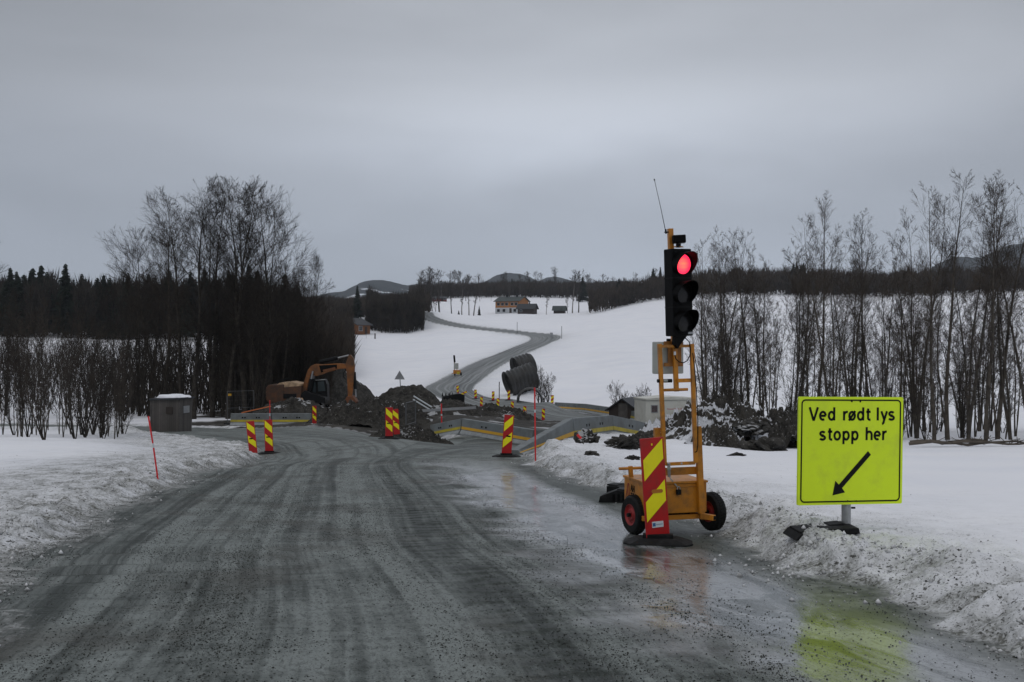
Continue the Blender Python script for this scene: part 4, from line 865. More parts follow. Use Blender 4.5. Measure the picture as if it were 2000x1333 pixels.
    m = MB(); m.box(.055, .115, -.0785, -.0765, -Hh + .018, -Hh + .042); m.build('head_label', MAT['sign_back'], hd)
    m = MB(); m.prism([(-.07, 0), (.07, 0), (-.02, -.09), (-.05, -.13), (-.08, -.09)], -.04, .03, Matrix.Translation((0, 0, -Hh))); m.build('head_bracket', MAT['black_plastic'], hd)
    # detector on top
    m = MB(); a = q(1326, 467, fy); Md = Matrix.Translation(a) @ Matrix.Rotation(math.radians(-18), 4, 'Z') @ Matrix.Rotation(math.radians(-3), 4, 'Y'); m.box(-.068, .068, -.06, .07, -.045, .038, Md); m.build('radar_detector', MAT['black_plastic'], root, bevel=.01)
    m = MB(); m.bar(q(1325, 476, fy), q(1325, 484, fy), .04); m.tube([q(1325, 487, fy), q(1324, 494, fy)], .018, 10); m.build('detector_neck', MAT['black_metal'], root)
    m = MB(); m.bar(q(1316, 482.5, fy + .04), q(1334, 482.5, fy - .02), .008, .05); m.build('detector_plate', O, root)
    m = MB(); m.bar(q(1298, 454, fy + .08), q(1308, 454, fy + .08), .014, .014); m.tube([q(1301, 457, fy + .08), q(1300, 448, fy + .08)], .010, 8); m.build('antenna_mount', MAT['black_metal'], root)
    m = MB(); m.tube([q(1300, 452, fy + .08), q(1290, 404, fy + .08), q(1278, 351, fy + .08)], [.004, .003, .0026], 6); an = m.build('antenna', MAT['black_metal'], root)
    m = MB(); m.tube([q(1278.3, 353, fy + .08), q(1277.8, 350, fy + .08)], .0075, 8); m.build('antenna_tip', MAT['black_metal'], an)
trailer()

# black ballast foot beside the trailer
bp = G(1203, 15.6); root = empty('ballast_block', bp, math.radians(-16), label='black plastic ballast foot lying behind the left wheel of the signal trailer', cat='ballast block')
m = MB(); m.prism([(-.22, 0), (.20, 0), (.20, .17), (.04, .185), (-.20, .09)], -.16, .16); m.build('block_body', MAT['rubber'], root, bevel=.01)
m = MB(); 
for i in range(3): m.box(-.02 + i * .07, .02 + i * .07, -.163, -.158, .03, .13)
m.box(.04, .21, -.12, .12, .175, .195); m.build('rib', MAT['black_plastic'], root)
m = MB(); m.box(-.16, -.02, -.07, .06, .0, .006, Matrix.Translation((.02, 0, .125)) @ Matrix.Rotation(math.radians(-24), 4, 'Y')); m.build('recess', MAT['black_plastic'], root)
o = dup(root); o.name = 'ballast_block.001'; o.location = G(1217, 16.4); o.rotation_euler.z = math.radians(150); o['label'] = 'second black ballast foot, half hidden between the first one and the trailer box'

# red broken stick on the clod
b = G(1135, 28.3, .15); m = MB(); m.tube([(0, 0, 0), (-.10, .02, .10)], .035, 7); root = empty('broken_stake', b, label='broken bright red stake stub leaning by the clod in front of the barrier', cat='stake'); m.build('stub', MAT['stick_red'], root); m = MB(); m.tube([(0.02, 0, 0), (.09, 0, -.22)], .012, 6); m.build('splinter', MAT['old_wood'], root)

# ------------------------------------------------------------------ shed, fences, small signs
bp = G(336, 60); root = empty('hut', bp, math.radians(-15), label='small grey board hut leaning slightly, snow on its flat roof, behind the left snowbank', cat='hut')
def hut(root):
    w, d, h = .82, .62, 1.72
    m = MB(); vs = [(-w, -d, -.1), (w, -d, -.1), (w, d, -.1), (-w, d, -.1), (-w * 1.1, -d * 1.06, h), (w * 1.06, -d * 1.06, h + .06), (w * 1.06, d * 1.06, h + .06), (-w * 1.1, d * 1.06, h)]
    m.add(vs, [(0, 1, 2, 3), (4, 5, 6, 7), (0, 1, 5, 4), (1, 2, 6, 5), (2, 3, 7, 6), (3, 0, 4, 7)]); m.build('wall', MAT['wood_boards'], root)
    m = MB(); m.prism([(-w * 1.16, h - .01), (w * 1.15, h + .05), (w * 1.15, h + .15), (-w * 1.16, h + .09)], -d * 1.22, d * 1.22); rf = m.build('roof', MAT['roof_dark'], root)
    bm = bmesh.new(); bmesh.ops.create_icosphere(bm, subdivisions=4, radius=1)
    for v in bm.verts: v.co = Vector((math.copysign(abs(v.co.x) ** .45, v.co.x) * w * 1.02 * (1 - .12 * max(v.co.z, 0)), math.copysign(abs(v.co.y) ** .45, v.co.y) * d * 1.05, max(v.co.z, -.1) * .17)) * (1 + .08 * math.sin(v.co.x * 7 + v.co.y * 5))
    me = bpy.data.meshes.new('roof_snow'); bm.to_mesh(me); bm.free(); s = link('roof_snow', me, MAT['snowcap'], rf); s.location = (.06, 0, h + .13)
    m = MB(); m.box(w * .9, w * 1.085, -.28, .30, 1.02, 1.40); fr = m.build('window', MAT['sign_back'], root)
    m = MB(); m.box(.05, .45, -d * 1.09, -d * .9, .98, 1.36); m.build('window', MAT['dark_wood'], root)
    m = MB(); m.box(w * .98, w * 1.07, -d * 1.08, -d * .98, 0, h); m.box(-w * 1.12, -w * 1.02, -d * 1.08, -d * .98, 0, h); m.build('corner_board', MAT['old_wood'], root)
hut(root)

def fence_panel(px, Y, w, h, rz, label, tag_=False, tilt=0):
    root = empty('fence_panel', G(px, Y), rz, label=label, cat='site fence'); 
    m = MB(); m.tube([(-w / 2, 0, 0), (-w / 2, 0, h), (w / 2, 0, h), (w / 2, 0, 0)], .026, 8); m.tube([(-w / 2, 0, .12), (w / 2, 0, .12)], .025, 6); m.tube([(-w / 2, 0, h * .5), (w / 2, 0, h * .5)], .018, 6); fr = m.build('frame', MAT['fence_wire'], root)
    m = MB(); n_ = int(w / .12)
    for i in range(1, n_): x = -w / 2 + w * i / n_; m.bar((x, 0, .12), (x, 0, h), .004)
    for i in range(1, 7): z = .12 + (h - .12) * i / 7; m.bar((-w / 2, .006, z), (w / 2, .006, z), .005)
    m.build('wire_mesh', MAT['fence_wire'], root)
    m = MB(); m.box(-w / 2 - .12, -w / 2 + .12, -.3, .3, 0, .13); m.box(w / 2 - .12, w / 2 + .12, -.3, .3, 0, .13); m.build('foot_block', MAT['rubber'], root)
    if tag_: m = MB(); m.box(-w / 2 + .05, -w / 2 + .28, -.03, -.02, h - .3, h - .16); m.build('yellow_tag', MAT['band_orange'], root)
fence_panel(470, 74, 1.9, 2.25, math.radians(38), 'mesh site fence panel with a small orange tag, left end of the left barrier', True)
fence_panel(802.5, 52, 2.0, 2.05, math.radians(82), 'narrow upright mesh fence panel seen nearly end-on, in front of the gravel mound')
# orange barrier tape pole leaning on the left barrier
b = P(478, 806, 71); root = empty('orange_batten', b, label='thin orange batten lying slanted along the top of the left barrier', cat='batten'); m = MB(); m.bar((-.2, 0, -.02), (1.75, -.3, .42), .07, .05); m.build('batten', MAT['orange_tape'], root)
# warning triangle seen from the back
bp = G(783, 104); root = empty('warning_sign', bp, label='grey back of a triangular warning sign on a thin post, over the gravel mound', cat='sign')
m = MB(); tz = P(0, 724, 104).z - bp.z; m.tube([(0.05, 0, -.2), (-.12, 0, tz - .1)], .045, 8); m.build('post', MAT['sign_back'], root)
m = MB(); ht = 16 / F * 104 * 1.1; m.prism([(-.12 - ht * .58, tz - ht), (-.12 + ht * .58, tz - ht), (-.12, tz)], -.03, .0); m.build('sign_plate', MAT['sign_back'], root, bevel=.01)
m = MB(); m.bar((-.5, .015, tz - ht * .7), (.25, .015, tz - ht * .7), .05, .03); m.build('clamp', MAT['alu'], root)
# plank and white stakes in the works
b = G(868, 66, .55); root = empty('plank', b, label='long pale plank lying over the dark trench behind the middle barrier', cat='plank'); m = MB(); m.bar((-1.6, .3, -.12), (1.9, -.3, .12), .16, .05); m.build('board', MAT['sign_back'], root)
b = G(826, 70, 1.0)
for k_, lb in enumerate(('upper of the two pale poles lying on the earth right of the fence panel', 'lower of the two pale poles lying on the earth right of the fence panel')):
    root = empty('pale_pole', b + Vector((.0, -.3 * k_, -.2 * k_)), label=lb, cat='pole'); m = MB(); m.tube([(-.6, 0, .45), (.55, 0, -.25)], .045, 8); m.build('rod', MAT['stick_band'], root)

# small black machine bucket at the trench
b = G(884, 100, .3); root = empty('digger_bucket', b, math.radians(10), label='black digging bucket left on the earth beside the trench, teeth up', cat='bucket')
m = MB(); m.prism([(-1.0, .0), (1.0, .0), (1.05, 1.1), (.6, 1.25), (-.9, 1.0)], -.5, .5); m.build('shell', MAT['black_metal'], root, bevel=.03)
m = MB()
for i in range(4): m.prism([(-1.0 + i * .3, 1.0), (-.85 + i * .3, 1.0), (-.92 + i * .3, 1.35)], -.1, .1)
m.build('tooth', MAT['black_metal'], root)
m = MB(); m.tube([(-.3, 0, 1.1), (-.1, 0, 1.5), (.3, 0, 1.5), (.4, 0, 1.15)], .07, 8); m.build('hitch', MAT['steel'], root)

# ------------------------------------------------------------------ excavator
def excavator():
    X0, Y0 = 575, 85.0; k = F / Y0
    base = P(X0, 815, Y0); base.z = gz(base.x, base.y)
    root = empty('excavator', base, math.radians(0), label='weathered orange crawler excavator with its bent arm reaching right over the earth heaps', cat='excavator')
    def q(px, py, y=0.0): return ((px - X0) / k, (HY - py) / F * Y0 - base.z)
    D = MAT['digger_orange']
    def prof(pts, y0, y1, nm, m, par=root, bevel=.03, **kk): mb = MB(); mb.prism([q(*p_) for p_ in pts], y0, y1); return mb.build(nm, m, par, bevel=bevel, **kk)
    for s in (-1, 1):
        mb = MB(); zt = .95; mb.prism([(-1.9, .35), (-1.55, .02), (1.75, .02), (2.1, .35), (2.1, .65), (1.8, zt), (-1.6, zt), (-1.9, .65)], s * 1.2 - .28, s * 1.2 + .28); tr = mb.build('track', MAT['black_metal'], root, bevel=.04)
        mb = MB()
        for i in range(7): x = -1.5 + i * .53; mb.tube([(x, s * 1.2 - .3, .3), (x, s * 1.2 + .3, .3)], .2, 14)
        mb.build('track_roller', MAT['digger_orange'], tr)
        mb = MB()
        for i in range(18): mb.box(-1.55 + i * .19, -1.45 + i * .19, s * 1.2 - .3, s * 1.2 + .3, zt - .02, zt + .03)
        mb.build('grouser', MAT['black_metal'], tr)
    prof([(548, 797), (620, 797), (620, 786), (548, 786)], -.9, .9, 'undercarriage', MAT['black_metal'])
    prof([(526, 757), (531, 751), (561, 750), (560, 785), (533, 787), (526, 778)], -1.25, 1.25, 'counterweight', MAT['counterweight'], bevel=.08)
    prof([(556, 756), (594, 753), (594, 783), (556, 783)], -1.2, 1.2, 'engine_housing', MAT['counterweight'])
    prof([(544, 752), (552, 747), (574, 745), (594, 749), (594, 754), (544, 757)], -1.1, 1.1, 'engine_hood', MAT['digger_top'], bevel=.05)
    prof([(558, 768), (585, 768), (585, 779), (558, 777)], -1.23, -1.19, 'side_grille', MAT['black_metal'], bevel=0)
    prof([(576, 776), (597, 776), (600, 784), (576, 784)], -1.28, -1.18, 'side_step', MAT['digger_top'])
    mb = MB(); rails = [(548, 752), (548, 742), (560, 740), (573, 741), (573, 750)]
    mb.tube([(q(*p_)[0], -1.05, q(*p_)[1]) for p_ in rails], .03, 6); mb.tube([(q(*p_)[0], 1.05, q(*p_)[1]) for p_ in rails], .03, 6); mb.build('handrail', MAT['black_metal'], root)
    cab = prof([(597, 784), (597, 752), (603, 743), (634, 742), (638, 752), (639, 784)], .15, 1.25, 'cab', MAT['black_metal'], bevel=.05)
    mb = MB(); mb.prism([q(*p_) for p_ in ((620, 746), (632, 745), (635, 764), (621, 765))], .13, .152); mb.prism([q(*p_) for p_ in ((604, 749), (616, 747), (616, 775), (604, 775))], .13, .152); mb.build('cab_window', MAT['cab_glass'], cab)
    mb = MB(); mb.prism([q(*p_) for p_ in ((616, 744), (633, 743), (633, 742), (616, 742.6))], .1, 1.3); mb.build('cab_roof', MAT['cabinet_grey'], cab)
    prof([(592, 784), (592, 770), (600, 762), (640, 776), (640, 786)], -1.2, .1, 'slew_platform', MAT['black_metal'])
    bm_ = prof([(588, 772), (597, 742), (603, 723), (609, 715), (618, 711), (632, 712), (663, 710), (678, 711), (678, 720), (664, 721), (640, 728), (628, 733), (618, 735), (609, 730), (604, 748), (600, 772)], -.45, -.02, 'boom', D, bevel=.03)
    mb = MB(); mb.prism([q(*p_) for p_ in ((625, 714), (660, 712), (660, 720), (629, 728))], -.462, -.455); pl_ = mb.build('boom_panel', MAT['black_plastic'], bm_)
    mb = MB(); ribbon(mb, [q(633, 724.5), q(657, 719)], .16, -.468, -.464); mb.build('boom_lettering', MAT['rust'], bm_)
    for y in (-.62, .15):
        mb = MB(); c = [q(604, 775), q(611, 740)]; mb.tube([(c[0][0], y, c[0][1]), (c[1][0], y, c[1][1])], .14, 10); cy = mb.build('boom_cylinder', MAT['black_metal'], root)
        c2 = q(614, 725); mb = MB(); mb.tube([(c[1][0], y, c[1][1]), (c2[0], y, c2[1])], .07, 10); mb.build('piston_rod', MAT['steel'], cy)
    prof([(682, 694), (686, 693), (692, 700), (694, 715), (693, 735), (689, 775), (681, 776), (679, 735), (676, 712)], -.42, -.05, 'stick', D, bevel=.03)
    c = [q(626, 707), q(661, 699.5), q(682, 694.5)]; mb = MB(); mb.tube([(c[0][0], -.23, c[0][1]), (c[1][0], -.23, c[1][1])], .15, 10); cy = mb.build('stick_cylinder', MAT['black_metal'], root)
    mb = MB(); mb.tube([(c[1][0], -.23, c[1][1]), (c[2][0], -.23, c[2][1])], .07, 10); mb.build('piston_rod', MAT['steel'], cy)
    c = [q(692.5, 727), q(695, 760), q(696, 775)]; mb = MB(); mb.tube([(c[0][0], -.23, c[0][1]), (c[1][0], -.23, c[1][1])], .13, 10); cy = mb.build('bucket_cylinder', MAT['black_metal'], root)
    mb = MB(); mb.tube([(c[1][0], -.23, c[1][1]), (c[2][0], -.23, c[2][1])], .06, 10); mb.build('piston_rod', MAT['steel'], cy)
    mb = MB(); mb.tube([(q(*p_)[0], -.5, q(*p_)[1]) for p_ in ((678, 722), (673, 728), (672, 735), (677, 741))], .03, 6); mb.build('hose', MAT['black_plastic'], root)
    prof([(680, 774), (692, 773), (699, 784), (694, 797), (680, 800), (672, 790)], -.8, .35, 'bucket', MAT['rust'])
excavator()

# ------------------------------------------------------------------ culvert pipes
def pipe(a, b, r, label, smooth_r=.085, pitch=.5):
    a = Vector(a); b = Vector(b); t = (b - a).normalized(); u = t.orthogonal().normalized(); w = t.cross(u); Ln = (b - a).length
    ns_ = int(Ln / .055); nr = 56; vs = []; fs = []
    for sh in (0, 1):
        for i in range(ns_ + 1):
            s_ = Ln * i / ns_
            for k_ in range(nr):
                an = 2 * math.pi * k_ / nr; rr_ = r + smooth_r * math.sin(2 * math.pi * s_ / pitch + an) - sh * .03
                vs.append(a * 0 + t * s_ + (u * math.cos(an) + w * math.sin(an)) * rr_)
    o2 = (ns_ + 1) * nr
    for i in range(ns_):
        for k_ in range(nr):
            k2 = (k_ + 1) % nr; q_ = (i * nr + k_, i * nr + k2, (i + 1) * nr + k2, (i + 1) * nr + k_); fs.append(q_); fs.append(tuple(x + o2 for x in q_)[::-1])
    for k_ in range(nr):
        k2 = (k_ + 1) % nr; fs.append((k_, k_ + o2, k2 + o2, k2)); e_ = ns_ * nr; fs.append((e_ + k_, e_ + k2, e_ + k2 + o2, e_ + k_ + o2))
    me = mesh_np('culvert_pipe', [tuple(v) for v in vs], quads=fs, smooth=True); o = link('culvert_pipe', me, MAT['culvert'], label=label, cat='culvert pipe', group='corrugated steel culvert pipes'); o.location = a; return o
pipe(P(991, 752, 130.5), P(1042, 733, 131.6), 1.55, 'biggest corrugated steel culvert pipe, its dark open mouth towards the small marker boards')
pipe(P(1006, 722, 139.5), P(1038, 712, 140.4), 1.5, 'rear corrugated culvert pipe, highest up against the far road')
pipe(P(1034, 783, 116), P(1036, 781, 119), 1.28, 'short corrugated pipe ring half buried in front, daylight showing through it')

# ------------------------------------------------------------------ container, shed, far signal
def container():
    a = P(1259, 778, 82); b_ = P(1352, 776, 80.0); bz = gz(a.x, a.y)
    root = empty('site_container', ((a.x + b_.x) / 2, 83, bz), math.radians(14), label='cream white site cabin with a brown window and small red lettering, behind the far barrier', cat='site cabin')
    w = 1.95; H = a.z - bz
    m = MB(); m.box(-w, w, -1.2, 1.2, .05, H - .12); wl = m.build('wall', MAT['container'], root, bevel=.03)
    m = MB(); m.prism([(-w - .05, H - .13), (w + .05, H - .13), (w + .05, H), (0, H + .12), (-w - .05, H)], -1.28, 1.28); m.build('roof', MAT['container'], root, bevel=.02)
    m = MB(); m.box(-w + .42, -w + .95, -1.225, -1.195, H - 1.05, H - .48); wi = m.build('window', MAT['sign_back'], root)
    m = MB(); m.box(-w + .47, -w + .90, -1.24, -1.226, H - 1.0, H - .53); m.build('pane', MAT['window_brown'], wi)
    cu = bpy.data.curves.new('txt', 'FONT'); cu.body = 'Svensk Rapide AS'; cu.size = .17; cu.align_x = 'CENTER'; cu.extrude = .002
    to = bpy.data.objects.new('txt', cu); COL.objects.link(to); dg = bpy.context.evaluated_depsgraph_get(); me = bpy.data.meshes.new_from_object(to.evaluated_get(dg)); bpy.data.objects.remove(to)
    t_ = link('red_lettering', me, MAT['text_red'], root); t_.location = (.35, -1.206, H - .85); t_.rotation_euler = (math.radians(90), 0, 0)
    m = MB(); m.box(w + .002, w + .03, -.6, .3, .1, H - .4); m.build('door', MAT['cabinet_grey'], root)
    b2 = P(1232, 786, 92); bz = gz(b2.x, b2.y); root = empty('shed', (b2.x, b2.y, bz), math.radians(-28), label='low shed with dark corrugated roof and brown gable, left of the site cabin', cat='shed')
    H = P(0, 776, 92).z - bz; e_ = H - .85; m = MB()
    m.prism([(-1.25, 0), (1.25, 0), (1.25, e_), (0, H - .08), (-1.25, e_)], -1.7, 1.7, Matrix.Rotation(math.radians(0), 4, 'Z')); m.build('wall', MAT['dark_wood'], root)
    m = MB()
    for s in (-1, 1): m.prism([(0, H), (0, H - .09), (s * 1.5, e_ - .25), (s * 1.5, e_ - .16)], -2.0, 2.0)
    m.build('roof', MAT['roof_corr'], root)
    m = MB(); m.box(-.4, .4, -1.73, -1.69, 0, 1.6); m.build('door', MAT['old_wood'], root)
    # far signal trailer
    b3 = G(893, 168); root = empty('signal_trailer', b3, math.radians(-15), label='distant mobile signal trailer beside the far road, seen from behind', cat='traffic signal')
    m = MB(); m.box(-.55, .5, -.3, .3, .3, .85); m.build('battery_box', MAT['orange_paint'], root, bevel=.02)
    m = MB(); m.box(-.5, .15, -.2, .2, 1.0, 1.9); m.build('control_cabinet', MAT['cabinet_grey'], root, bevel=.02)
    m = MB(); m.bar((-.45, 0, .8), (-.45, 0, 2.1), .09); m.bar((-.05, 0, .8), (-.05, 0, 1.9), .09); m.bar((.6, 0, .5), (-.9, 0, .3), .08); m.build('frame', MAT['orange_paint'], root)
    m = MB(); m.bar((-.4, 0, 2.0), (-.5, 0, 3.1), .24, .2); m.build('signal_head', MAT['black_plastic'], root)
    for s in (-.45, .55):
        m = MB(); m.tube([(s - .06, .2, .25), (s + .06, .2, .25)], .25, 16); m.build('wheel', MAT['rubber'], root)
    m = MB(); m.box(.1, .5, -.5, -.32, .2, .6); m.build('yellow_panel', MAT['band_yellow'], root)
container()

# ------------------------------------------------------------------ houses and barns on the far slope
def house(px, Y, w, d, h, rh, rz, wallm, roofm, label, cat='house', low=None, chim=0, wins=(), door=True, name='house'):
    bp = G(px, Y, -.3); root = empty(name, bp, math.radians(rz), label=label, cat=cat)
    m = MB(); m.prism([(-w / 2, 0), (w / 2, 0), (w / 2, h), (-w / 2, h)], -d / 2, d / 2); wl = m.build('wall', MAT[wallm], root)
    M = Matrix.Rotation(math.radians(90), 4, 'Z')
    m = MB(); m.prism([(-d / 2 + .01, h), (d / 2 - .01, h), (0, h + rh - .05)], -w / 2 + .01, w / 2 - .01, M); m.build('gable', MAT[wallm], root)
    if low: m = MB(); m.box(-w / 2 - .04, w / 2 + .04, -d / 2 - .04, d / 2 + .04, 0, low); m.build('lower_storey', MAT['house_white'], root)
    m = MB(); oh = .7; sl_ = rh / (d / 2)
    for s in (-1, 1): m.prism([(0, h + rh + .12), (0, h + rh), (s * (d / 2 + oh), h - oh * sl_), (s * (d / 2 + oh), h - oh * sl_ + .14)], -w / 2 - oh, w / 2 + oh, M)
    rf = m.build('roof', MAT[roofm], root)
    for i in range(chim):
        x = -w * .2 + i * w * .42; m = MB(); m.box(x - .45, x + .45, -.35, .35, h + rh - .4, h + rh + 1.0); m.build('chimney', MAT['black_metal'], rf)
    for x, z, ww, hh in wins:
        m = MB(); m.box(x - ww / 2 - .1, x + ww / 2 + .1, -d / 2 - .10, -d / 2 - .03, z - hh / 2 - .1, z + hh / 2 + .1); f = m.build('window', MAT['house_white'], root)
        m = MB(); m.box(x - ww / 2, x + ww / 2, -d / 2 - .13, -d / 2 - .101, z - hh / 2, z + hh / 2); m.build('pane', MAT['glass_dark'], f)
    if door: m = MB(); m.box(w * .1, w * .1 + 1.1, -d / 2 - .09, -d / 2 - .045, 0.2, 2.2); m.build('door', MAT['dark_wood'], root)
    return root
house(1000, 478, 11.5, 9, 5.4, 1.9, -28, 'house_orange', 'roof_green', 'orange two-storey house with white ground floor and dark green roof on the far slope', low=2.5, chim=2, wins=[(x, 4.0, 1.3, 1.1) for x in (-4.2, -2.2, -.2, 2.5, 4.4)] + [(x, 1.3, 1.3, 1.2) for x in (-4.2, -1.5, 3.8)])
house(1030, 462, 7.0, 4.6, 2.7, 1.7, -20, 'dark_wood', 'roof_dark', 'dark brown barn standing in front of the orange house', 'barn', wins=[(-2, 1.5, .8, .8)], name='barn')
house(1093, 466, 4.6, 4.2, 1.9, 1.5, -10, 'dark_wood', 'roof_green', 'small dark outbuilding alone on the slope right of the orange house', 'outbuilding', name='outbuilding')
house(858, 560, 7, 5, 1.9, .8, 10, 'house_red', 'roof_dark', 'red barn among the trees above the far bend, left of the orange house', 'barn', wins=[(-2.5, 1.5, .8, .8), (2.5, 1.5, .8, .8)], name='barn')
house(1192, 640, 8, 7, 4.0, 2.2, 20, 'house_red', 'roof_dark', 'red farmhouse on the crest just left of the tall spruces', 'farmhouse', wins=[(-3, 2.8, 1.2, 1.2), (0, 2.8, 1.2, 1.2)], name='farmhouse')
house(690, 312, 6.5, 7, 2.9, 1.7, 62, 'house_brown', 'roof_dark', 'brown house with an orange gable at the left end of the snow field', wins=[(-1.4, 1.7, 1.6, 1.2)], low=None)
house(808, 590, 5, 5, 2.4, 1.4, 0, 'house_white', 'roof_dark', 'pale little house half hidden behind the bushes above the far road', wins=[(-1.5, 2, 1, 1)])
# goal frame on the field, power pole, round mirror sign at the bend
bp = G(724, 300); root = empty('goal_frame', bp, math.radians(8), label='thin goal frame standing in the snow field below the brown house', cat='goal')
m = MB(); m.tube([(-1.2, 0, 0), (-1.2, 0, 1.3), (1.2, 0, 1.3), (1.2, 0, 0)], .05, 6); m.tube([(1.2, 0, 1.3), (1.3, 1, .2)], .05, 6); m.build('post', MAT['sign_back'], root)
m = MB(); m.box(1.0, 1.35, -.1, .1, 0, 1.5); m.build('padding', MAT['old_wood'], root)
bp = G(1180, 470); root = empty('power_pole', bp, label='wooden power pole on the slope just left of the dark spruces', cat='power pole')
m = MB(); m.tube([(0, 0, -.3), (0, 0, 8.5)], .16, 8); m.build('pole', MAT['old_wood'], root); m = MB(); m.box(-.9, .9, -.1, .1, 7.8, 8.0); m.build('crossarm', MAT['old_wood'], root)
bp = G(1077, 268); root = empty('bend_sign', bp, label='small square sign back on a post at the outside of the far bend', cat='sign')
m = MB(); m.tube([(0, 0, -.2), (0, 0, 1.3)], .06, 6); m.build('post', MAT['sign_back'], root); m = MB(); m.box(-.35, .35, -.03, .03, .8, 1.6); m.build('sign_plate', MAT['sign_back'], root)
# fallen logs along the edge of the right-hand grove
for i, (x0, x1, Y, py, r, lb) in enumerate(((1778, 1935, 41, 866, .07, 'upper long log lying at the foot of the right grove'), (1775, 2010, 40, 870, .06, 'lower long log on the snow edge right of the yellow sign'), (1860, 2080, 39.5, 874, .05, 'slanting thin log at the right edge of the picture'), (1800, 1960, 40.5, 872, .04, 'thin bent stick between the two long logs'))):
    a = G(x0, Y, .10 + r); b_ = G(x1, Y - 1.2, .06 + r); root = empty('fallen_log', a, label=lb, cat='log'); d = b_ - a
    pts_ = [d * (j / 10) + Vector((0, random.uniform(-.05, .05), random.uniform(-.03, .05) + .05 * math.sin(j))) for j in range(11)]
    m = MB(); m.tube(pts_, [r * (1 - .05 * j) for j in range(11)], 8); m.build('stem', MAT['log'], root, smooth=True)
    m = MB()
    for j in range(16):
        c = pts_[random.randrange(1, 10)]; m.tube([c, c + Vector((random.uniform(-.6, .6), random.uniform(-.3, .1), random.uniform(-.05, .25)))], .011, 4, False)
    m.build('twig', MAT['twig'], root)

# ------------------------------------------------------------------ trees
def tubes(segs, k):
    """segs: rows p0(3) p1(3) r0 r1 -> verts, quads"""
    s = np.array(segs, dtype=np.float64); p0 = s[:, :3]; p1 = s[:, 3:6]; t = p1 - p0; t /= np.linalg.norm(t, axis=1, keepdims=True) + 1e-9
    ref = np.where(np.abs(t[:, 2:3]) > .9, np.array([[1., 0, 0]]), np.array([[0, 0, 1.]])); u = np.cross(t, ref); u /= np.linalg.norm(u, axis=1, keepdims=True) + 1e-9; w = np.cross(t, u)
    n_ = len(s); V = np.zeros((n_, 2 * k, 3))
    for j in range(k):
        a = 2 * math.pi * j / k; d = u * math.cos(a) + w * math.sin(a)
        V[:, j] = p0 + d * s[:, 6:7]; V[:, k + j] = p1 + d * s[:, 7:8]
    Q = np.array([(j, (j + 1) % k, k + (j + 1) % k, k + j) for j in range(k)]); Q = (Q[None] + (np.arange(n_) * 2 * k)[:, None, None]).reshape(-1, 4)
    return V.reshape(-1, 3), Q
def unit(v): return v / (np.linalg.norm(v) + 1e-9)
